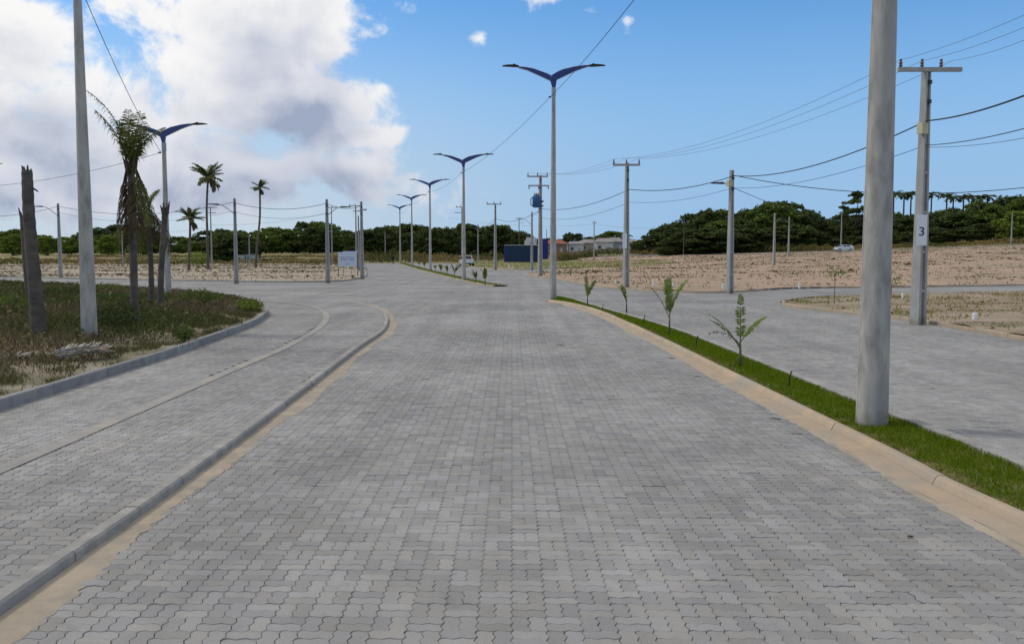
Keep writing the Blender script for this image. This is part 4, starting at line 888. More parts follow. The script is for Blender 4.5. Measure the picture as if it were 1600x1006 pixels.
o, tp = palm_at([(62, 530), (54, 440), (46, 350), (42, 266)], .25, 'tall headless palm trunk leaning at the left edge', .18, .12)
crown_stub(o, tp + Vector((0, 0, -.1)), 'palm_bark', .1, 7, .22)
MB().tube([tp + Vector((0, 0, -.35)), tp + Vector((.25, 0, -.5))], [.04, .015], 5).build('frond_stub', 'palm_bark', o)
o, tp = palm_at([(52, 492), (44, 430), (39, 370), (37, 338)], .25, 'shorter headless palm trunk tucked behind the leaning one', .15, .12)
crown_stub(o, tp, 'bark', .14, 7, .3)
def coco(pix, label, R_, n, dead=3, r0=.17, r1=.12):
    o, tp = palm_at(pix, .12, label, r0, r1)
    for k in range(n):
        a = 2 * math.pi * k / n * 1.0 + random.uniform(-.2, .2); e = random.uniform(-5, 78); frond(o, tp, a, R(e), R_ * random.uniform(.8, 1.05), R(random.uniform(30, 65)), 'palm_green', 24, R_ * .26, .065, .9, .05)
    for k in range(dead): frond(o, tp + Vector((0, 0, -.1)), random.uniform(.3, 2.8), R(random.uniform(-50, -20)), R_ * .75, R(60), 'palm_dry', 20, R_ * .22, .055, 1.2, .04, 'dead_frond')
    crown_stub(o, tp, r=.25, n=6)
coco([(325, 420), (324, 370), (323, 325), (325, 278)], 'tall coconut palm with full crown on the left lot', 2.7, 24)
coco([(295, 421.5), (296, 390), (297, 362), (297, 342)], 'short coconut palm on the left lot, left of the tall one', 2.0, 20)
coco([(399.5, 417.5), (402, 380), (406, 340), (406, 293)], 'thin bending coconut palm with small crown near the sheds', 1.5, 16)
# fallen fronds and sheath on the verge
b = gp(88, 563, .24); o = empty('fallen_frond', b, 'pile of grey dead palm fronds lying on the verge', 'palm frond')
for k in range(5): frond(o, (random.uniform(-.2, .2), random.uniform(-.15, .15), .06 + .03 * k), R(70 + random.uniform(-25, 25)), R(8), 1.0, R(14), 'frond_grey', 16, .36, .015, .15, .022, 'frond_blade', fold=1.5)
b = gp(8, 562, .24); o = empty('fallen_frond', b, 'dead grey frond end at the extreme left of the verge', 'palm frond')
for k in range(2): frond(o, (0, 0, .05), R(60 + 40 * k), R(10), .6, R(15), 'frond_grey', 12, .28, .009, .15, .014, 'frond_blade', fold=1.5)
b = gp(152, 549, .24); me = MB()
me.tube([(-.28, -.05, .03), (-.1, 0, .07), (.12, .02, .075), (.3, -.03, .03)], [.03, .10, .11, .03], 8); o = me.build('palm_sheath', 'sheath', None, b, True); o.scale = (1, 1, .55); tag(o, 'rust-brown dry palm sheath on the verge by the lamp pole', 'palm sheath')
# ------------------------------------------------------------------ broadleaf trees
def tree_proto(k, m, flat=.85, nl=84, leaf=.33, airy=1.0, hgt=9.0, wid=9.0, low=-.12):
    rs = np.random.default_rng(100 + k); o = bpy.data.objects.new('tree', None); th = hgt * .33
    b = MB(); b.tube([(0, 0, -.4), (.05, 0, th * .5), (.1, .05, th)], [.30, .24, .19], 8)
    cl = []
    for i in range(nl):
        a = rs.uniform(0, 2 * math.pi); q = rs.uniform(0, 1) ** .5; u = rs.uniform(low, 1)
        rad = math.sqrt(max(0, 1 - ((u - .42) / .60) ** 2)); cl.append((math.cos(a) * q * rad * wid / 2, math.sin(a) * q * rad * wid / 2, hgt * (.12 + .80 * u)))
    for i in range(6): c = cl[i * 5 % nl]; b.tube([(.1, .05, th * .85), (c[0] * .4, c[1] * .4, th + (c[2] - th) * .5), c], [.13, .08, .03], 6)
    b_me = b
    P = []
    for c in cl:
        r = rs.uniform(.6, 1.25) * (wid / 9); n = int(80 * airy); d = rs.normal(size=(n, 3)); d /= np.linalg.norm(d, axis=1)[:, None]; d[:, 2] = np.where(d[:, 2] < -.3, -d[:, 2] * .5, d[:, 2])
        P.append(np.array(c) + d * r * np.array((1.1, 1.1, flat)) * rs.uniform(.72, 1.08, (n, 1)))
    P = np.concatenate(P); n = len(P); s = leaf * rs.uniform(.55, 1.25, (n, 1)); a = rdir(n); a[:, 2] *= .6; a /= np.linalg.norm(a, axis=1)[:, None]; c = np.cross(a, rdir(n)); c /= np.linalg.norm(c, axis=1)[:, None]
    V, l, t = quads(P, a * s, c * s * .7)
    tm = bpy.data.meshes.new('trunk'); tm.from_pydata(b_me.v, [], b_me.f); tm.materials.append(MATS['bark'])
    return tm, npmesh('crown', V, l, t, m), hgt
PR = {'dark': [tree_proto(0, 'leaf_dark'), tree_proto(1, 'leaf_dark', .95, 70), tree_proto(2, 'leaf_dark', .8, 96, wid=10.5)], 'mid': [tree_proto(3, 'leaf_mid'), tree_proto(4, 'leaf_mid', .95, 72), tree_proto(5, 'leaf_mid', .8, 90, wid=10)], 'light': [tree_proto(6, 'leaf_light', .9, 70), tree_proto(7, 'leaf_light', .85, 64)], 'airy': [tree_proto(8, 'leaf_dark', .5, 22, .34, .55, 9, 6, .45)]}
def tree(kind, x, y, h, wide, label, group, name='broadleaf_tree'):
    tm, cm, ph = random.choice(PR[kind]); o = empty(name, (x, y, float(T(x, y)) - .05), label, 'tree', group, random.uniform(0, 6.28)); s = h / (ph * .97); o.scale = (s * wide, s * wide, s)
    link('trunk', tm, o); link('crown', cm, o); return o
def topline(prof, px):
    xs = [p[0] for p in prof]; ys = [p[1] for p in prof]; return float(np.interp(px, xs, ys))
MARKS = [(-40, 'off the left edge'), (45, 'behind the headless trunks'), (95, 'behind the leftmost utility pole'), (135, 'behind the grey verge lamp pole'), (208, 'behind the half-dead palm'), (262, 'behind the winged verge lamp'), (296, 'behind the short coconut palm'), (326, 'behind the tall coconut palm'), (368, 'behind the long-armed pole'), (404, 'behind the thin bending palm'), (450, 'left of the poles by the sign'), (512, 'behind the poles left of the sign'), (543, 'behind the white sign'), (575, 'just right of the sign'), (614, 'above the standing person'), (646, 'behind the fourth winged lamp'), (672, 'behind the third winged lamp'), (700, 'between the second and third winged lamps'), (726, 'behind the second winged lamp'), (774, 'behind the single crossarm pole'), (820, 'behind the blue site cabin'),
         (1010, 'at the houses end of the wood'), (1068, 'behind the dark wooden pole'), (1105, 'left of the slim lamp pole'), (1143, 'behind the slim lamp pole'), (1180, 'right of the slim lamp pole'), (1220, 'behind the two slim lot poles'), (1265, 'left of the white hatchback'), (1321, 'behind the white hatchback'), (1370, 'behind the thick near pole'), (1410, 'left of the number 3 pole'), (1440, 'behind the number 3 pole'), (1490, 'right of the number 3 pole'), (1540, 'under the right end of the royal palms'), (1590, 'at the right edge'), (1660, 'beyond the right edge')]
def mark(px): return min(MARKS, key=lambda m_: abs(m_[0] - px))[1]
def belt(prof, x0, x1, Y, step, kinds, label, group, jy=5, short=1.0, wide=1.15):
    px = x0
    while px < x1:
        y = Y + random.uniform(-jy, jy); k = random.choice(kinds); top = topline(prof, px) + random.uniform(-2, 7)
        p = at(px, top, y); h = (p.z - float(T(p.x, y))) * short
        if h > 2: tree(k, p.x, y, h, wide * random.uniform(.85, 1.2) * min(1.35, max(.8, 8.5 / h)), label + ', ' + mark(px), group)
        px += step * random.uniform(.75, 1.25)
left_prof = [(-120, 356), (0, 357), (30, 356), (75, 366), (110, 368), (150, 357), (200, 351), (245, 361), (275, 372), (300, 369), (340, 359), (400, 358), (440, 353), (480, 348), (500, 343), (520, 350), (545, 362), (560, 357), (600, 351), (640, 349), (680, 353), (700, 351), (735, 350), (765, 350), (790, 355), (815, 363), (835, 374), (850, 381)]
belt(left_prof, -130, 840, 349, 24, ['dark', 'mid', 'mid'], 'dark tree in back row of the left wood', 'trees of the wood behind the left field', 8)
belt([(x, y + 5) for x, y in left_prof], -140, 835, 317, 25, ['dark', 'mid', 'mid', 'light'], 'dark tree in front row of the left wood', 'trees in front of the wood behind the left field', 6, .96)
for px, top, Y, h in ((18, 367, 273, 1), (72, 368, 273, 1), (110, 372, 287, 1), (168, 366, 267, 1), (140, 372, 285, 1), (222, 369, 277, 1), (192, 366, 287, 1)):
    p = at(px, top, Y); tree('light', p.x, Y, p.z - float(T(p.x, Y)), 1.25, 'yellow-green tree at the left field edge, ' + mark(px), 'yellow-green trees at the left field edge')
for kk, (px, top, Y) in enumerate(((362, 364, 200), (345, 370, 203), (385, 372, 211))):
    p = at(px, top, Y); tree('dark', p.x, Y, p.z - float(T(p.x, Y)), 1.5, ('tallest', 'leftmost', 'rightmost')[kk] + ' of three dark bushy trees behind the small sheds', 'bushy trees behind the sheds')
for px, top, Y in ((640, 352, 235), (690, 357, 230), (730, 352, 240), (770, 352, 243), (800, 362, 251), (600, 357, 240), (565, 360, 238), (668, 360, 227)):
    p = at(px, top, Y); tree('dark', p.x, Y, p.z - float(T(p.x, Y)), 1.25, 'big dark tree beyond the road end, ' + mark(px), 'dark trees beyond the end of the lamp row')
right_prof = [(985, 385), (1003, 370), (1020, 358), (1045, 349), (1070, 340), (1085, 331), (1108, 325), (1130, 331), (1145, 338), (1165, 331), (1185, 322), (1205, 314), (1225, 312), (1250, 318), (1265, 326), (1280, 336), (1300, 338), (1330, 338), (1370, 336), (1400, 334), (1440, 332), (1480, 327), (1520, 316), (1545, 312), (1565, 315), (1585, 307), (1620, 302), (1680, 300)]
belt(right_prof, 1000, 1700, 283, 26, ['dark', 'dark', 'mid'], 'tall dark tree of the right-hand wood', 'trees of the right-hand wood', 8)
belt([(x, y + 7) for x, y in right_prof], 1005, 1700, 254, 26, ['dark', 'dark', 'mid'], 'dark tree fronting the right-hand wood', 'trees along the front of the right-hand wood', 6)
belt([(x, max(y + 28, 352)) for x, y in right_prof], 1010, 1700, 232, 24, ['dark', 'dark', 'dark'], 'low bushy tree below the right-hand wood', 'low trees at the foot of the right-hand wood', 4, 1, 1.4)
p = at(1338, 298, 247); tree('airy', p.x, 247, p.z - float(T(p.x, 247)), 1.0, 'airy open-crowned tree standing above the right-hand wood', None)
p = at(1590, 331, 224); tree('light', p.x, 224, p.z - float(T(p.x, 224)), 1.3, 'lighter green tree at the right edge of the wood', None)
p = at(956, 362, 347); tree('mid', p.x, 347, p.z - float(T(p.x, 347)), 1.9, 'wide round tree behind the row of low houses', None)
p = at(922, 371, 350); tree('dark', p.x, 350, p.z - float(T(p.x, 350)), 1.4, 'smaller dark tree behind the houses, left of the wide round one', None)
for px, top in ((891, 364), (903, 366)):
    p = at(px, top, 334); tree('dark', p.x, 334, p.z - float(T(p.x, 334)), .8, 'dark tree behind the red-roofed house', 'two trees behind the red-roofed house')
for px, top, h in ((875, 374, 1), (858, 372, 1), (915, 376, 1)):
    p = at(px, top, 360); tree('dark', p.x, 360, p.z - float(T(p.x, 360)), 1.3, 'far low tree showing above the houses', 'far trees above the houses')
# royal palms above the right-hand wood
def royal():
    o = bpy.data.objects.new('proto', None); 
    V = MB(); fr = []
    for k in range(15):
        a = 2 * math.pi * k / 15 + random.uniform(-.2, .2); f = frond(None, (0, 0, 0), a, R(random.uniform(-5, 70)), 2.9, R(random.uniform(60, 95)), 'leaf_dark', 18, .8, .11, .9, .05); fr.append(f.data); bpy.data.objects.remove(f)
    t = MB().tube([(0, 0, 0), (0, 0, 6), (0, 0, 12), (0, 0, 13.4)], [.28, .25, .2, .12], 8).build('trunk', 'palm_bark'); tm = t.data; bpy.data.objects.remove(t); return fr, tm
RF, RT = royal(); bpy.data.objects.remove(bpy.data.objects['proto']) if 'proto' in bpy.data.objects else None
ORD = ['first', 'second', 'third', 'fourth', 'fifth', 'sixth', 'seventh', 'eighth', 'ninth', 'tenth']
for kk, (px, top) in enumerate(((1397, 296), (1413, 298), (1424, 296), (1456, 297), (1480, 299), (1490, 302), (1506, 302), (1519, 301), (1531, 302), (1543, 301))):
    Y = 262 + random.uniform(-5, 5); p = at(px, top, Y); g = float(T(p.x, Y)); h = p.z - g - 1.3; o = empty('royal_palm', (p.x, Y, g), ORD[kk] + ' royal palm from the left in the row above the right-hand wood', 'palm', 'row of royal palms above the right-hand wood', random.uniform(0, 6))
    t = link('trunk', RT, o); t.scale = (1, 1, h / 13.4)
    for f in RF: q = link('frond', f, o); q.location = (0, 0, h)
# ------------------------------------------------------------------ median saplings, stakes, markers
def sapling(px, pyb, pyt, label, nf, green='sapling_green', group='young palms planted on the medians', brown=False, wide=1.0, lw=.012):
    b = gp(px, pyb, .09); h = (at(px, pyt, b.y) - b).z; o = empty('young_palm', b, label, 'young palm', group, random.uniform(0, 6) if not brown else 0)
    MB().tube([(0, 0, -.05), (.005, 0, h * .18), (0, .005, h * .36)], [.032, .026, .016], 8).build('stem', 'sapling_stem', o, smooth=True)
    azs = [(-80, 62, .95), (-75, 56, .8), (5, 88, 1.0), (72, 56, .78)] if brown else [(random.uniform(0, 360), random.uniform(58, 86), random.uniform(.7, 1)) for _ in range(nf)]
    for k, (a, e, q) in enumerate(azs):
        frond(o, (0, 0, h * (.24 + .03 * k)), R(a), R(e), h * .72 * q * wide, R(34 if e < 80 else 6), green, 19, h * .125, lw * 2.0, .7, .012, 'frond', sparse=.85)
    if brown:
        frond(o, (0, 0, h * .3), R(-85), R(52), h * .5, R(75), 'palm_dry', 9, h * .16, .012, 1.1, .007, 'dead_frond', sparse=.9)
        for sx_ in (-1, 1): MB().tube([(sx_ * .12 - .04, 0, -.02), (0, 0, .22)], .009, 6).build('prop', 'sapling_stem', o)
    return o
sapling(1156, 571, 462, 'largest young palm with arching fronds and one brown frond on the near median', 4, brown=True)
sapling(1046, 522, 427, 'young palm with long upright fronds, second nearest on the near median', 6, wide=1.0)
sapling(979, 488, 430, 'spindly young palm third along the near median', 3)
sapling(918, 478, 427, 'young palm nearest the winged lamp on the near median', 4)
for px, pyb, pyt, lab in ((758, 444.5, 414, 'bare young palm at the near tip of the far median'), (744, 441, 420, 'bushy young palm left of the lamp on the far median'), (710, 434, 408, 'young palm with forked stems just left of the second lamp'), (699, 428.5, 412, 'young palm midway along the far median'), (689, 427, 411, 'stout young palm midway along the far median'), (680, 422.5, 412, 'small young palm right of the third lamp'), (663, 418.5, 407, 'tiny young palm left of the third lamp'), (655, 417, 407, 'farthest tiny young palm on the far median')):
    sapling(px, pyb, pyt, lab, 5, lw=.03)
def stub(px, py, hpx, label):
    b = gp(px, py, .09); h = hpx * b.y / F; o = MB().tube([(0, 0, -.05), (.003, 0, h * .6), (.03, 0, h)], [.014, .013, .012], 8).build('irrigation_pipe', 'plastic_dark', None, b); MB().tube([(.03, 0, h), (.036, 0, h + .025)], .018, 8).build('cap', 'plastic_dark', o); tag(o, label, 'pipe', 'irrigation pipes in the median grass')
stub(1233, 602, 20, 'black irrigation pipe in the grass between the largest sapling and the thick pole'); stub(1088, 540, 14, 'black irrigation pipe in the grass left of the largest sapling'); stub(1006, 505, 12, 'black irrigation pipe between the second and third saplings'); stub(941, 485.5, 8, 'farthest black irrigation pipe near the winged lamp')
def marker(px, py, h, label, r=.07):
    b = gp(px, py, LZ); o = MB().tube([(0, 0, -.05), (0, 0, h), (0, 0, h + .012)], [r, r, r * .8], 12).build('lot_marker', 'white_paint', None, b, 'angle'); MB().tube([(0, 0, h + .012), (0, 0, h + .02)], r * .55, 12).build('cap', 'white_paint', o); tag(o, label, 'marker post', 'white lot markers')
marker(1523, 500, .22, 'stubby white lot marker in the grass right of the number 3 pole', .085); marker(1410, 467, .28, 'thin white lot marker left of the number 3 pole', .04); marker(1249, 449.5, .30, 'white lot marker at the sandy lot edge between two slim poles'); marker(1130, 451, .32, 'white lot marker touching the slim lamp pole', .09); marker(1052, 449, .28, 'white lot marker behind the upright young palm'); marker(1021, 446, .28, 'white lot marker right of the plated pole'); marker(962, 443, .28, 'white lot marker left of the plated pole'); marker(795, 419.5, .42, 'white lot marker left of the transformer pole', .10); marker(800.5, 420, .25, 'short white lot marker beside a taller one near the blue cabin', .1)
def thin_tree(px, pyb, pyt, label):
    b = gp(px, pyb, LZ); h = (at(px, pyt, b.y) - b).z; o = empty('young_tree', b, label, 'young tree')
    MB().tube([(0, 0, -.05), (.02, 0, h * .5), (-.02, 0, h * .9)], [.018, .014, .008], 6).build('stem', 'bark', o); n = 60; P = np.c_[rng.normal(size=n) * .22, rng.normal(size=n) * .2, h * .82 + rng.normal(size=n) * .12]; a = rdir(n); c = np.cross(a, rdir(n)); V, l, t = quads(P, a * .07, c * .045); link('crown', npmesh('crown', V, l, t, 'leaf_light'), o)
thin_tree(1303, 477, 417, 'thin young tree with few yellowish leaves on the corner lot'); thin_tree(1392, 466, 434, 'leafless thin young tree right behind the thick pole')
def shrub(px, py, r, h, m, label, dz=.25, n=420, leaf=.045):
    b = gp(px, py, dz); o = empty('shrub', b, label, 'shrub', 'shrubs on the verge'); st = MB()
    for k in range(6): a = random.uniform(0, 6.28); st.tube([(0, 0, -.03), (math.cos(a) * r * .3, math.sin(a) * r * .3, h * .5), (math.cos(a) * r * .6, math.sin(a) * r * .6, h * .85)], [.012, .009, .004], 5)
    st.build('stems', 'bark', o); d = rdir(n); P = d * rng.uniform(.3, 1, (n, 1)) ** .5 * np.array((r, r, h * .5)) + (0, 0, h * .52); P += rng.normal(size=P.shape) * .04; a = rdir(n); c = np.cross(a, rdir(n)); c /= np.linalg.norm(c, axis=1)[:, None]; V, l, t = quads(P, a * leaf, c * leaf * .6); link('foliage', npmesh('foliage', V, l, t, m), o)
shrub(185, 517, .55, .75, 'leaf_dark', 'dark rounded shrub between the lamp pole and the half-dead palm', n=900); shrub(288, 531, .2, .32, 'leaf_mid', 'small green plant on the bare sand near the verge kerb', n=260); shrub(312, 478, .8, .62, 'leaf_mid', 'spreading green shrub right of the winged lamp on the verge', n=900); shrub(390, 486, .5, .42, 'leaf_light', 'light green shrub at the rounded corner of the verge', n=500); shrub(10, 500, .8, .85, 'leaf_mid', 'green shrub at the left edge of the verge', n=900); shrub(100, 470, 1.0, .7, 'leaf_dark', 'dark shrub behind the leaning headless trunk', n=900); shrub(160, 462, 1.1, .6, 'leaf_mid', 'broad green shrub behind the grey lamp pole', n=900)
shrub(309, 415, 2.0, 2.2, 'leaf_light', 'green bush at the foot of the tall coconut palm', .1, 700, .16)
def scrap(px, py, label, L=.075, m='bark'):
    b = gp(px, py, .004); me = MB(); me.tube([(-L, 0, .004), (-L * .3, .02, .012), (L * .4, -.01, .014), (L, .015, .004)], [.003, .009, .008, .002], 6); o = me.build('dry_leaf', m, None, b, True); o.rotation_euler = (0, 0, random.uniform(-.5, .5)); tag(o, label, 'leaf', 'dry leaf scraps on the paving')
scrap(1212, 655, 'dark dry leaf scrap on the pavers near the thick pole'); scrap(1050, 560, 'dark dry leaf scrap on the pavers below the second sapling'); scrap(1090, 589, 'dark dry leaf scrap on the pavers below the largest sapling'); scrap(875, 540, 'farthest dark leaf scrap in the middle of the road', .12); scrap(1423, 840, 'small dark leaf scrap on the pavers at lower right', .03); scrap(226, 570, 'dark leaf scrap against the verge kerb', .1); scrap(1072, 522, 'curled dark leaf on the right median kerb', .1)
# ------------------------------------------------------------------ sign, site cabin, sheds, houses
b = gp(543, 432.5, LZ); Ys = b.y; a0, a1 = at(528, 394, Ys), at(558, 416.5, Ys); w = a1.x - a0.x; zc = (a0.z + a1.z) / 2; hh = a0.z - a1.z
sg = empty('sign_board', b, 'white sign board with blue lettering on thin posts at the lot corner', 'sign'); cx = (a0.x + a1.x) / 2 - b.x
bd = MB().box((cx, 0, zc - b.z), (w, .05, hh)).build('board', 'sign_white', sg)
for px in (528.7, 559): p = at(px, 432, Ys); MB().box((p.x - b.x, .06, (a0.z - b.z) / 2), (.06, .06, a0.z - b.z - .05)).build('post', 'rust', sg)
for px in (536, 549): p = at(px, 432, Ys); MB().box((p.x - b.x, .22, (a0.z - b.z) / 2 - .1), (.05, .05, a0.z - b.z - .25)).build('post', 'frond_grey', sg)
bk = MB().box((cx + .22, .13, zc - b.z + .1), (w * .78, .04, hh * .98)).build('rear_board', 'sign_white', sg)
txt = bpy.data.objects.new('x', None); bpy.data.objects.remove(txt)
text_mesh('E LA', 'lettering', hh * .22, 'sign_ink', sg, (cx - w * .20, -.028, zc - b.z - .02))
for r_, (n, z, hgt, x0, x1) in enumerate(((11, .13, .07, -.38, .36), (5, -.01, .12, .06, .36))):
    for k in range(n):
        x = x0 + (x1 - x0) * (k + .5) / n; lt = MB(); ww = w * (x1 - x0) / n * .62; H = hh * hgt; X = cx + x * w; Z = zc - b.z + z * hh
        lt.box((X - ww * .4, -.029, Z), (ww * .22, .006, H))
        if k % 3 != 1: lt.box((X + ww * .4, -.029, Z), (ww * .22, .006, H))
        if k % 2: lt.box((X, -.0285, Z), (ww * .6, .006, H * .2))
        else: lt.box((X, -.0285, Z + H * .4), (ww * .6, .006, H * .2))
        lt.build('lettering', 'sign_ink', sg)
for k, (x, ww) in enumerate(((-.06, .10), (.06, .08))): MB().box((cx + x * w, -.029, zc - b.z - hh * .33), (w * ww, .006, hh * .035)).build('lettering', 'sign_ink', sg)
# blue corrugated site cabin
g0 = gp(785, 410, .06); Yc = g0.y; x0, x1 = at(788, 400, Yc).x, at(843, 400, Yc).x; zt = at(800, 383.5, Yc).z; zb = g0.z - .05
cb = empty('site_cabin', ((x0 + x1) / 2, Yc, zb), 'long navy blue corrugated site cabin at the far corner lot', 'site cabin'); Lc = x1 - x0; Hc = zt - zb
MB().box((0, 1.25, Hc / 2), (Lc, 2.4, Hc)).build('body', ['container_dark'], cb)
n = int(Lc / .30)
rb = MB().box((0, 0, 0), (.13, .05, Hc - .3)); r0_ = rb.build('corrugation', 'container_dark', cb); r0_.location = (-Lc / 2 + .2, .03, Hc / 2)
for k in range(1, n): q = r0_.copy(); C.objects.link(q); q.location.x = -Lc / 2 + .2 + k * .30
MB().box((-Lc / 2 - .02, 1.25, Hc / 2), (.06, 2.5, Hc + .02)).build('end_panel', 'container_blue', cb)
MB().box((-Lc / 2 + .18, -.03, Hc / 2), (.42, .06, Hc)).build('corner_post', 'container_blue', cb)
MB().box((.1, 1.2, Hc + .06), (Lc + .1, 2.6, .10)).build('roof_edge', 'wall_white', cb)
bl = at(840, 378, 233); o = empty('small_building', (bl.x, 233, float(T(bl.x, 233))), 'small white building with bright blue block behind the site cabin', 'building')
zz = bl.z - o.location.z; MB().box((-1.6, 0, zz * .5), (2.6, 3, zz + 2.2)).build('wall', 'wall_white', o); MB().box((1.2, -.2, zz * .5), (2.8, 3, zz + 1.6)).build('wall_panel', 'container_blue', o); MB().box((-2.9, -.8, zz * .5 - .2), (.9, 1.2, zz + 1.2)).build('chimney', 'wall_white', o)
MB().box((-1.6, -1.55, zz * .9), (.6, .06, .9)).build('window', 'glass_dark', o)
for px0, px1, pt_, pb, m, lab in ((371, 382, 399, 411, 'shed_grey', 'pale grey small shed beside the long-armed pole'), (384, 400, 398, 411, 'shed_teal', 'pale teal small shed at the foot of the thin bending palm')):
    g = gp((px0 + px1) / 2, pb, .0); Y = g.y; a, c = at(px0, pt_, Y), at(px1, pt_, Y); o = empty('shed', ((a.x + c.x) / 2, Y, g.z), lab, 'shed'); w = c.x - a.x; h = a.z - g.z
    MB().box((0, 1, h / 2), (w, 2, h)).build('wall', m, o); MB().box((0, 1, h + .04), (w + .15, 2.2, .08)).build('roof', 'roof_cement', o); MB().box((w * .2, -.02, h * .42), (w * .28, .05, h * .8)).build('door', 'wall_grey', o); MB().box((-w * .25, -.02, h * .6), (w * .2, .05, h * .3)).build('window', 'glass_dark', o)
def house(px0, px1, pye, pyr, Y, wall, roof, label, hip=True, doors=2, depth=7):
    a, c = at(px0, pye, Y), at(px1, pye, Y); w = c.x - a.x; xm = (a.x + c.x) / 2; g = float(T(xm, Y)); h = a.z - g; rise = at(xm, pyr, Y).z - a.z; rise = at(px0, pyr, Y).z - a.z
    o = empty('house', (xm, Y, g), label, 'house', 'low houses behind the scrub'); MB().box((0, depth / 2, h / 2 - .2), (w, depth, h + .4)).build('wall', wall, o)
    e = .35; W2, D0, D1 = w / 2 + e, -e, depth + e; i = min(w * .3, 2.0) if hip else 0; m_ = MB()
    v = [(-W2, D0, h), (W2, D0, h), (W2, D1, h), (-W2, D1, h), (-W2 + i, depth / 2, h + rise), (W2 - i, depth / 2, h + rise)]
    for f in ((0, 1, 5, 4), (1, 2, 5), (2, 3, 4, 5), (3, 0, 4), (3, 2, 1, 0)): m_.poly([v[k] for k in f])
    r = m_.build('roof', roof, o); MB().box((0, D0 - .02, h - .06), (2 * W2, .04, .14)).build('fascia', 'wall_cream', r)
    n = max(2, int(w / 2.4))
    for k in range(n):
        x = -w / 2 + w * (k + .5) / n
        if k % doors == 0:
            f = MB().box((x, -.03, h * .56), (1.1, .06, 1.0)).build('window', 'wall_white', o); MB().box((x, -.065, h * .56), (.9, .02, .8)).build('pane', 'glass_dark', f)
        else: MB().box((x, -.03, 1.02), (.85, .06, 2.04)).build('door', 'shed_grey' if wall != 'wall_grey' else 'wall_white', o)
    return o
house(850, 886, 380.5, 374.5, 283, 'wall_pink', 'roof_tile', 'pinkish house with red tiled roof right of the tall winged lamp')
house(888, 912, 381, 377, 286, 'wall_white', 'roof_cement', 'white low house with grey roof next to the red-roofed one')
house(906, 934, 379.5, 374, 291, 'wall_cream', 'roof_cement', 'cream low house with grey roof behind the far utility pole')
house(930, 958, 378, 372, 288, 'wall_white', 'roof_cement', 'white low house in the middle of the row')
house(948, 976, 377.5, 371, 296, 'wall_grey', 'roof_cement', 'grey low house behind the plated pole')
house(984, 998, 379, 373.5, 286, 'wall_cream', 'roof_cement', 'cream house end half hidden by the right-hand wood')
for px, py, lab in ((733, 388, 'pale far house glimpsed under the dark trees, left one'), (768, 388, 'pale far house glimpsed under the dark trees, right one')):
    house(px - 14, px + 12, 387, 383.5, 273, 'wall_cream', 'roof_cement', lab)
# ------------------------------------------------------------------ vehicles
def wheel(o, x, y, r, w):
    wh = MB().tube([(x, y - w / 2, r), (x, y - w / 2 + .02, r), (x, y + w / 2 - .02, r), (x, y + w / 2, r)], [r * .92, r, r, r * .92], 20).build('wheel', 'tyre', o, smooth='angle')
    s = -1 if y < 0 else 1; MB().tube([(x, y + s * w * .38, r), (x, y + s * (w / 2 + .012), r)], [r * .62, r * .56], 14).build('rim', 'rim', wh)
def hatchback(loc, rz):
    o = empty('parked_car', loc, 'white hatchback on the back road in front of the dark wood', 'car', None, rz); L, Wd = 3.95, 1.68
    low = [(-1.97, .30), (-1.99, .55), (-1.93, .78), (-1.75, .90), (-1.05, 1.0), (1.2, 1.03), (1.86, .98), (1.95, .80), (1.97, .45), (1.92, .28), (1.55, .24), (1.5, .42), (1.28, .58), (1.0, .58), (.78, .42), (.74, .24), (-.86, .24), (-.9, .42), (-1.12, .58), (-1.4, .58), (-1.62, .42), (-1.66, .24)]
    bm = MB(); bm.prism(low, -Wd / 2, Wd / 2); bm.build('body', 'car_white', o, fix=True)
    c = MB(); lo = [(-1.15, .98), (1.85, .98)]; hi = [(-.35, 1.46), (1.25, 1.47), (1.62, 1.30)]
    prof = [(-1.12, .97), (-.38, 1.44), (.2, 1.49), (1.2, 1.46), (1.62, 1.32), (1.9, .97)]; nn = len(prof); i0 = len(c.v)
    for s in (-1, 1):
        for x, z in prof: c.v.append((x, s * (Wd / 2 - .02 - (z - .97) * .34), z))
    c.f.append(tuple(range(nn))); c.f.append(tuple(range(2 * nn - 1, nn - 1, -1))); c.m += [0, 0]
    for k in range(nn): j = (k + 1) % nn; c.f.append((k, k + nn, j + nn, j)); c.m.append(0)
    c.build('cabin', 'car_white', o, fix=True)
    for s in (-1, 1):
        for q in ([(-.78, 1.05), (-.32, 1.36), (.22, 1.40), (.22, 1.05)], [(.32, 1.05), (.32, 1.40), (1.05, 1.38), (1.32, 1.10)]):
            m_ = MB(); m_.poly([(x, s * (Wd / 2 - .005 - (z - .97) * .34), z) for x, z in q]); m_.build('side_window', 'glass_dark', o)
        MB().box((-1.86, s * .58, .72), (.2, .36, .16)).build('headlight', 'rim', o); MB().box((1.9, s * .68, .85), (.12, .2, .26)).build('tail_light', 'tail_red', o); MB().box((-.72, s * .92, 1.06), (.12, .16, .11)).build('mirror', 'car_white', o)
        for x in (-1.27, 1.14): wheel(o, x, s * .74, .31, .2)
    m_ = MB(); m_.poly([(-1.05, -.72, 1.02), (-1.05, .72, 1.02), (-.43, .60, 1.42), (-.43, -.60, 1.42)]); m_.build('windscreen', 'glass_dark', o)
    MB().box((-1.985, 0, .45), (.05, 1.1, .18)).build('grille', 'plastic_dark', o); return o
g = gp(1321, 391.6, .05); y = 203; p = at(1321, 391, y); hatchback((p.x, y + 1, float(T(p.x, y)) + .06), R(4))
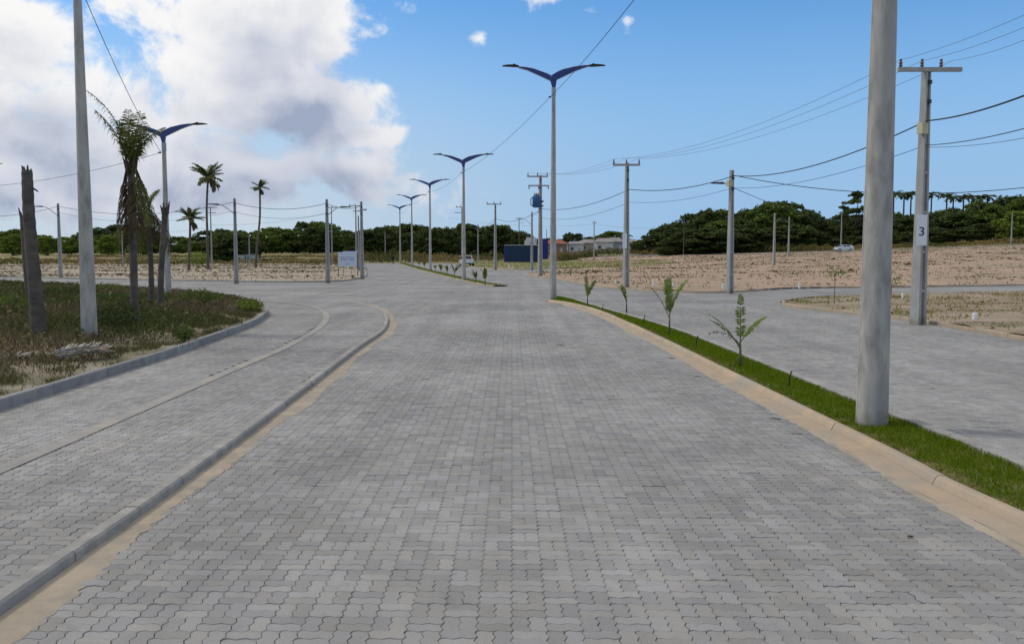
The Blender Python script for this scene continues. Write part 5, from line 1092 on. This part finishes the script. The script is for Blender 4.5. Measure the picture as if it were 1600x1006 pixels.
def pickup(loc, rz):
    o = empty('parked_pickup', loc, 'white pickup truck seen from behind next to the second winged lamp', 'pickup', None, rz); Wd = 1.8
    low = [(-2.6, .42), (-2.62, .75), (-2.5, 1.0), (-1.4, 1.08), (2.55, 1.08), (2.6, .5), (2.45, .42), (2.0, .42), (1.92, .62), (1.68, .76), (1.36, .76), (1.12, .62), (1.05, .42), (-1.15, .42), (-1.22, .62), (-1.46, .76), (-1.78, .76), (-2.02, .62), (-2.1, .42)]
    MB().prism(low, -Wd / 2, Wd / 2).build('body', 'car_white', o, fix=True)
    prof = [(-1.45, 1.06), (-.75, 1.70), (.5, 1.74), (.75, 1.06)]; c = MB(); nn = 4
    for s in (-1, 1):
        for x, z in prof: c.v.append((x, s * (Wd / 2 - .03 - (z - 1.06) * .22), z))
    c.f += [(0, 1, 2, 3), (7, 6, 5, 4)]; c.m += [0, 0]
    for k in range(4): j = (k + 1) % 4; c.f.append((k, k + 4, j + 4, j)); c.m.append(0)
    c.build('cabin', 'car_white', o, fix=True)
    for s in (-1, 1):
        m_ = MB(); m_.poly([(x, s * (Wd / 2 - .015 - (z - 1.06) * .22), z) for x, z in [(-1.1, 1.14), (-.68, 1.6), (.42, 1.63), (.6, 1.14)]]); m_.build('side_window', 'glass_dark', o)
        MB().box((2.58, s * .8, .88), (.06, .14, .32)).build('tail_light', 'tail_red', o); MB().box((-.95, s * .98, 1.22), (.14, .2, .16)).build('mirror', 'plastic_dark', o)
        for x in (-1.62, 1.52): wheel(o, x, s * .78, .36, .24)
    m_ = MB(); m_.poly([(.735, -.70, 1.18), (.735, .70, 1.18), (.58, .62, 1.64), (.58, -.62, 1.64)]); m_.build('rear_window', 'glass_dark', o)
    MB().box((2.62, 0, .78), (.04, 1.45, .5)).build('tailgate', 'car_white', o); MB().box((2.66, 0, .48), (.12, 1.66, .16)).build('bumper', 'plastic_dark', o); MB().box((2.645, 0, .66), (.02, .4, .13)).build('number_plate', 'plate_white', o)
    MB().box((1.7, 0, 1.09), (1.6, 1.5, .03)).build('bed_cover', 'plastic_dark', o); return o
g = gp(728, 416.5); pickup((g.x, g.y + 2.4, g.z), R(-79))
# ------------------------------------------------------------------ person
def person(loc, label):
    o = empty('person', loc, label, 'person'); me = bpy.data.meshes.new('body')
    J = [((0, 0, .95), .15), ((0, .0, 1.2), .145), ((0, 0, 1.40), .15), ((0, 0, 1.50), .065), ((0, -.01, 1.60), .095), ((0, -.01, 1.70), .085), ((.19, 0, 1.40), .065), ((.25, .01, 1.14), .048), ((.25, -.05, .88), .036), ((.25, -.06, .78), .04), ((-.19, 0, 1.40), .065), ((-.25, .01, 1.14), .048), ((-.25, -.05, .88), .036), ((-.25, -.06, .78), .04), ((.10, 0, .88), .10), ((.13, -.03, .48), .065), ((.15, .0, .08), .045), ((.16, -.14, .04), .035), ((-.10, 0, .88), .10), ((-.12, .05, .48), .065), ((-.14, .12, .09), .045), ((-.15, -.02, .04), .035)]
    E = [(0, 1), (1, 2), (2, 3), (3, 4), (4, 5), (2, 6), (6, 7), (7, 8), (8, 9), (2, 10), (10, 11), (11, 12), (12, 13), (0, 14), (14, 15), (15, 16), (16, 17), (0, 18), (18, 19), (19, 20), (20, 21)]
    me.from_pydata([j[0] for j in J], E, []); b = link('body', me, o); md = b.modifiers.new('skin', 'SKIN'); 
    sv = me.skin_vertices[0].data if me.skin_vertices else None
    if sv is None:
        bpy.context.view_layer.objects.active = b; b.select_set(True); bpy.ops.mesh.customdata_skin_add(); sv = me.skin_vertices[0].data
    for k, j in enumerate(J): sv[k].radius = (j[1], j[1]); sv[k].use_root = k == 0
    b.modifiers.new('sub', 'SUBSURF').levels = 2; b.modifiers['sub'].render_levels = 2
    bpy.context.view_layer.update(); m2_ = bpy.data.meshes.new_from_object(b.evaluated_get(bpy.context.evaluated_depsgraph_get())); b.modifiers.clear(); b.data = m2_
    m2_.materials.clear(); m2_.materials.append(MATS['clothes']); m2_.materials.append(MATS['skin'])
    for p in m2_.polygons: p.use_smooth = True; p.material_index = 1 if (p.center.z > 1.49 or (abs(p.center.x) > .2 and p.center.z < .95 and p.center.z > .7)) else 0
    MB().tube([(0, .02, 1.60), (0, .02, 1.68), (0, .01, 1.76), (0, .01, 1.79)], [.085, .105, .085, .03], 12).build('hair', 'hair', o, smooth=True)
person(gp(614, 412.8), 'person in dark clothes standing at the far end of the road')
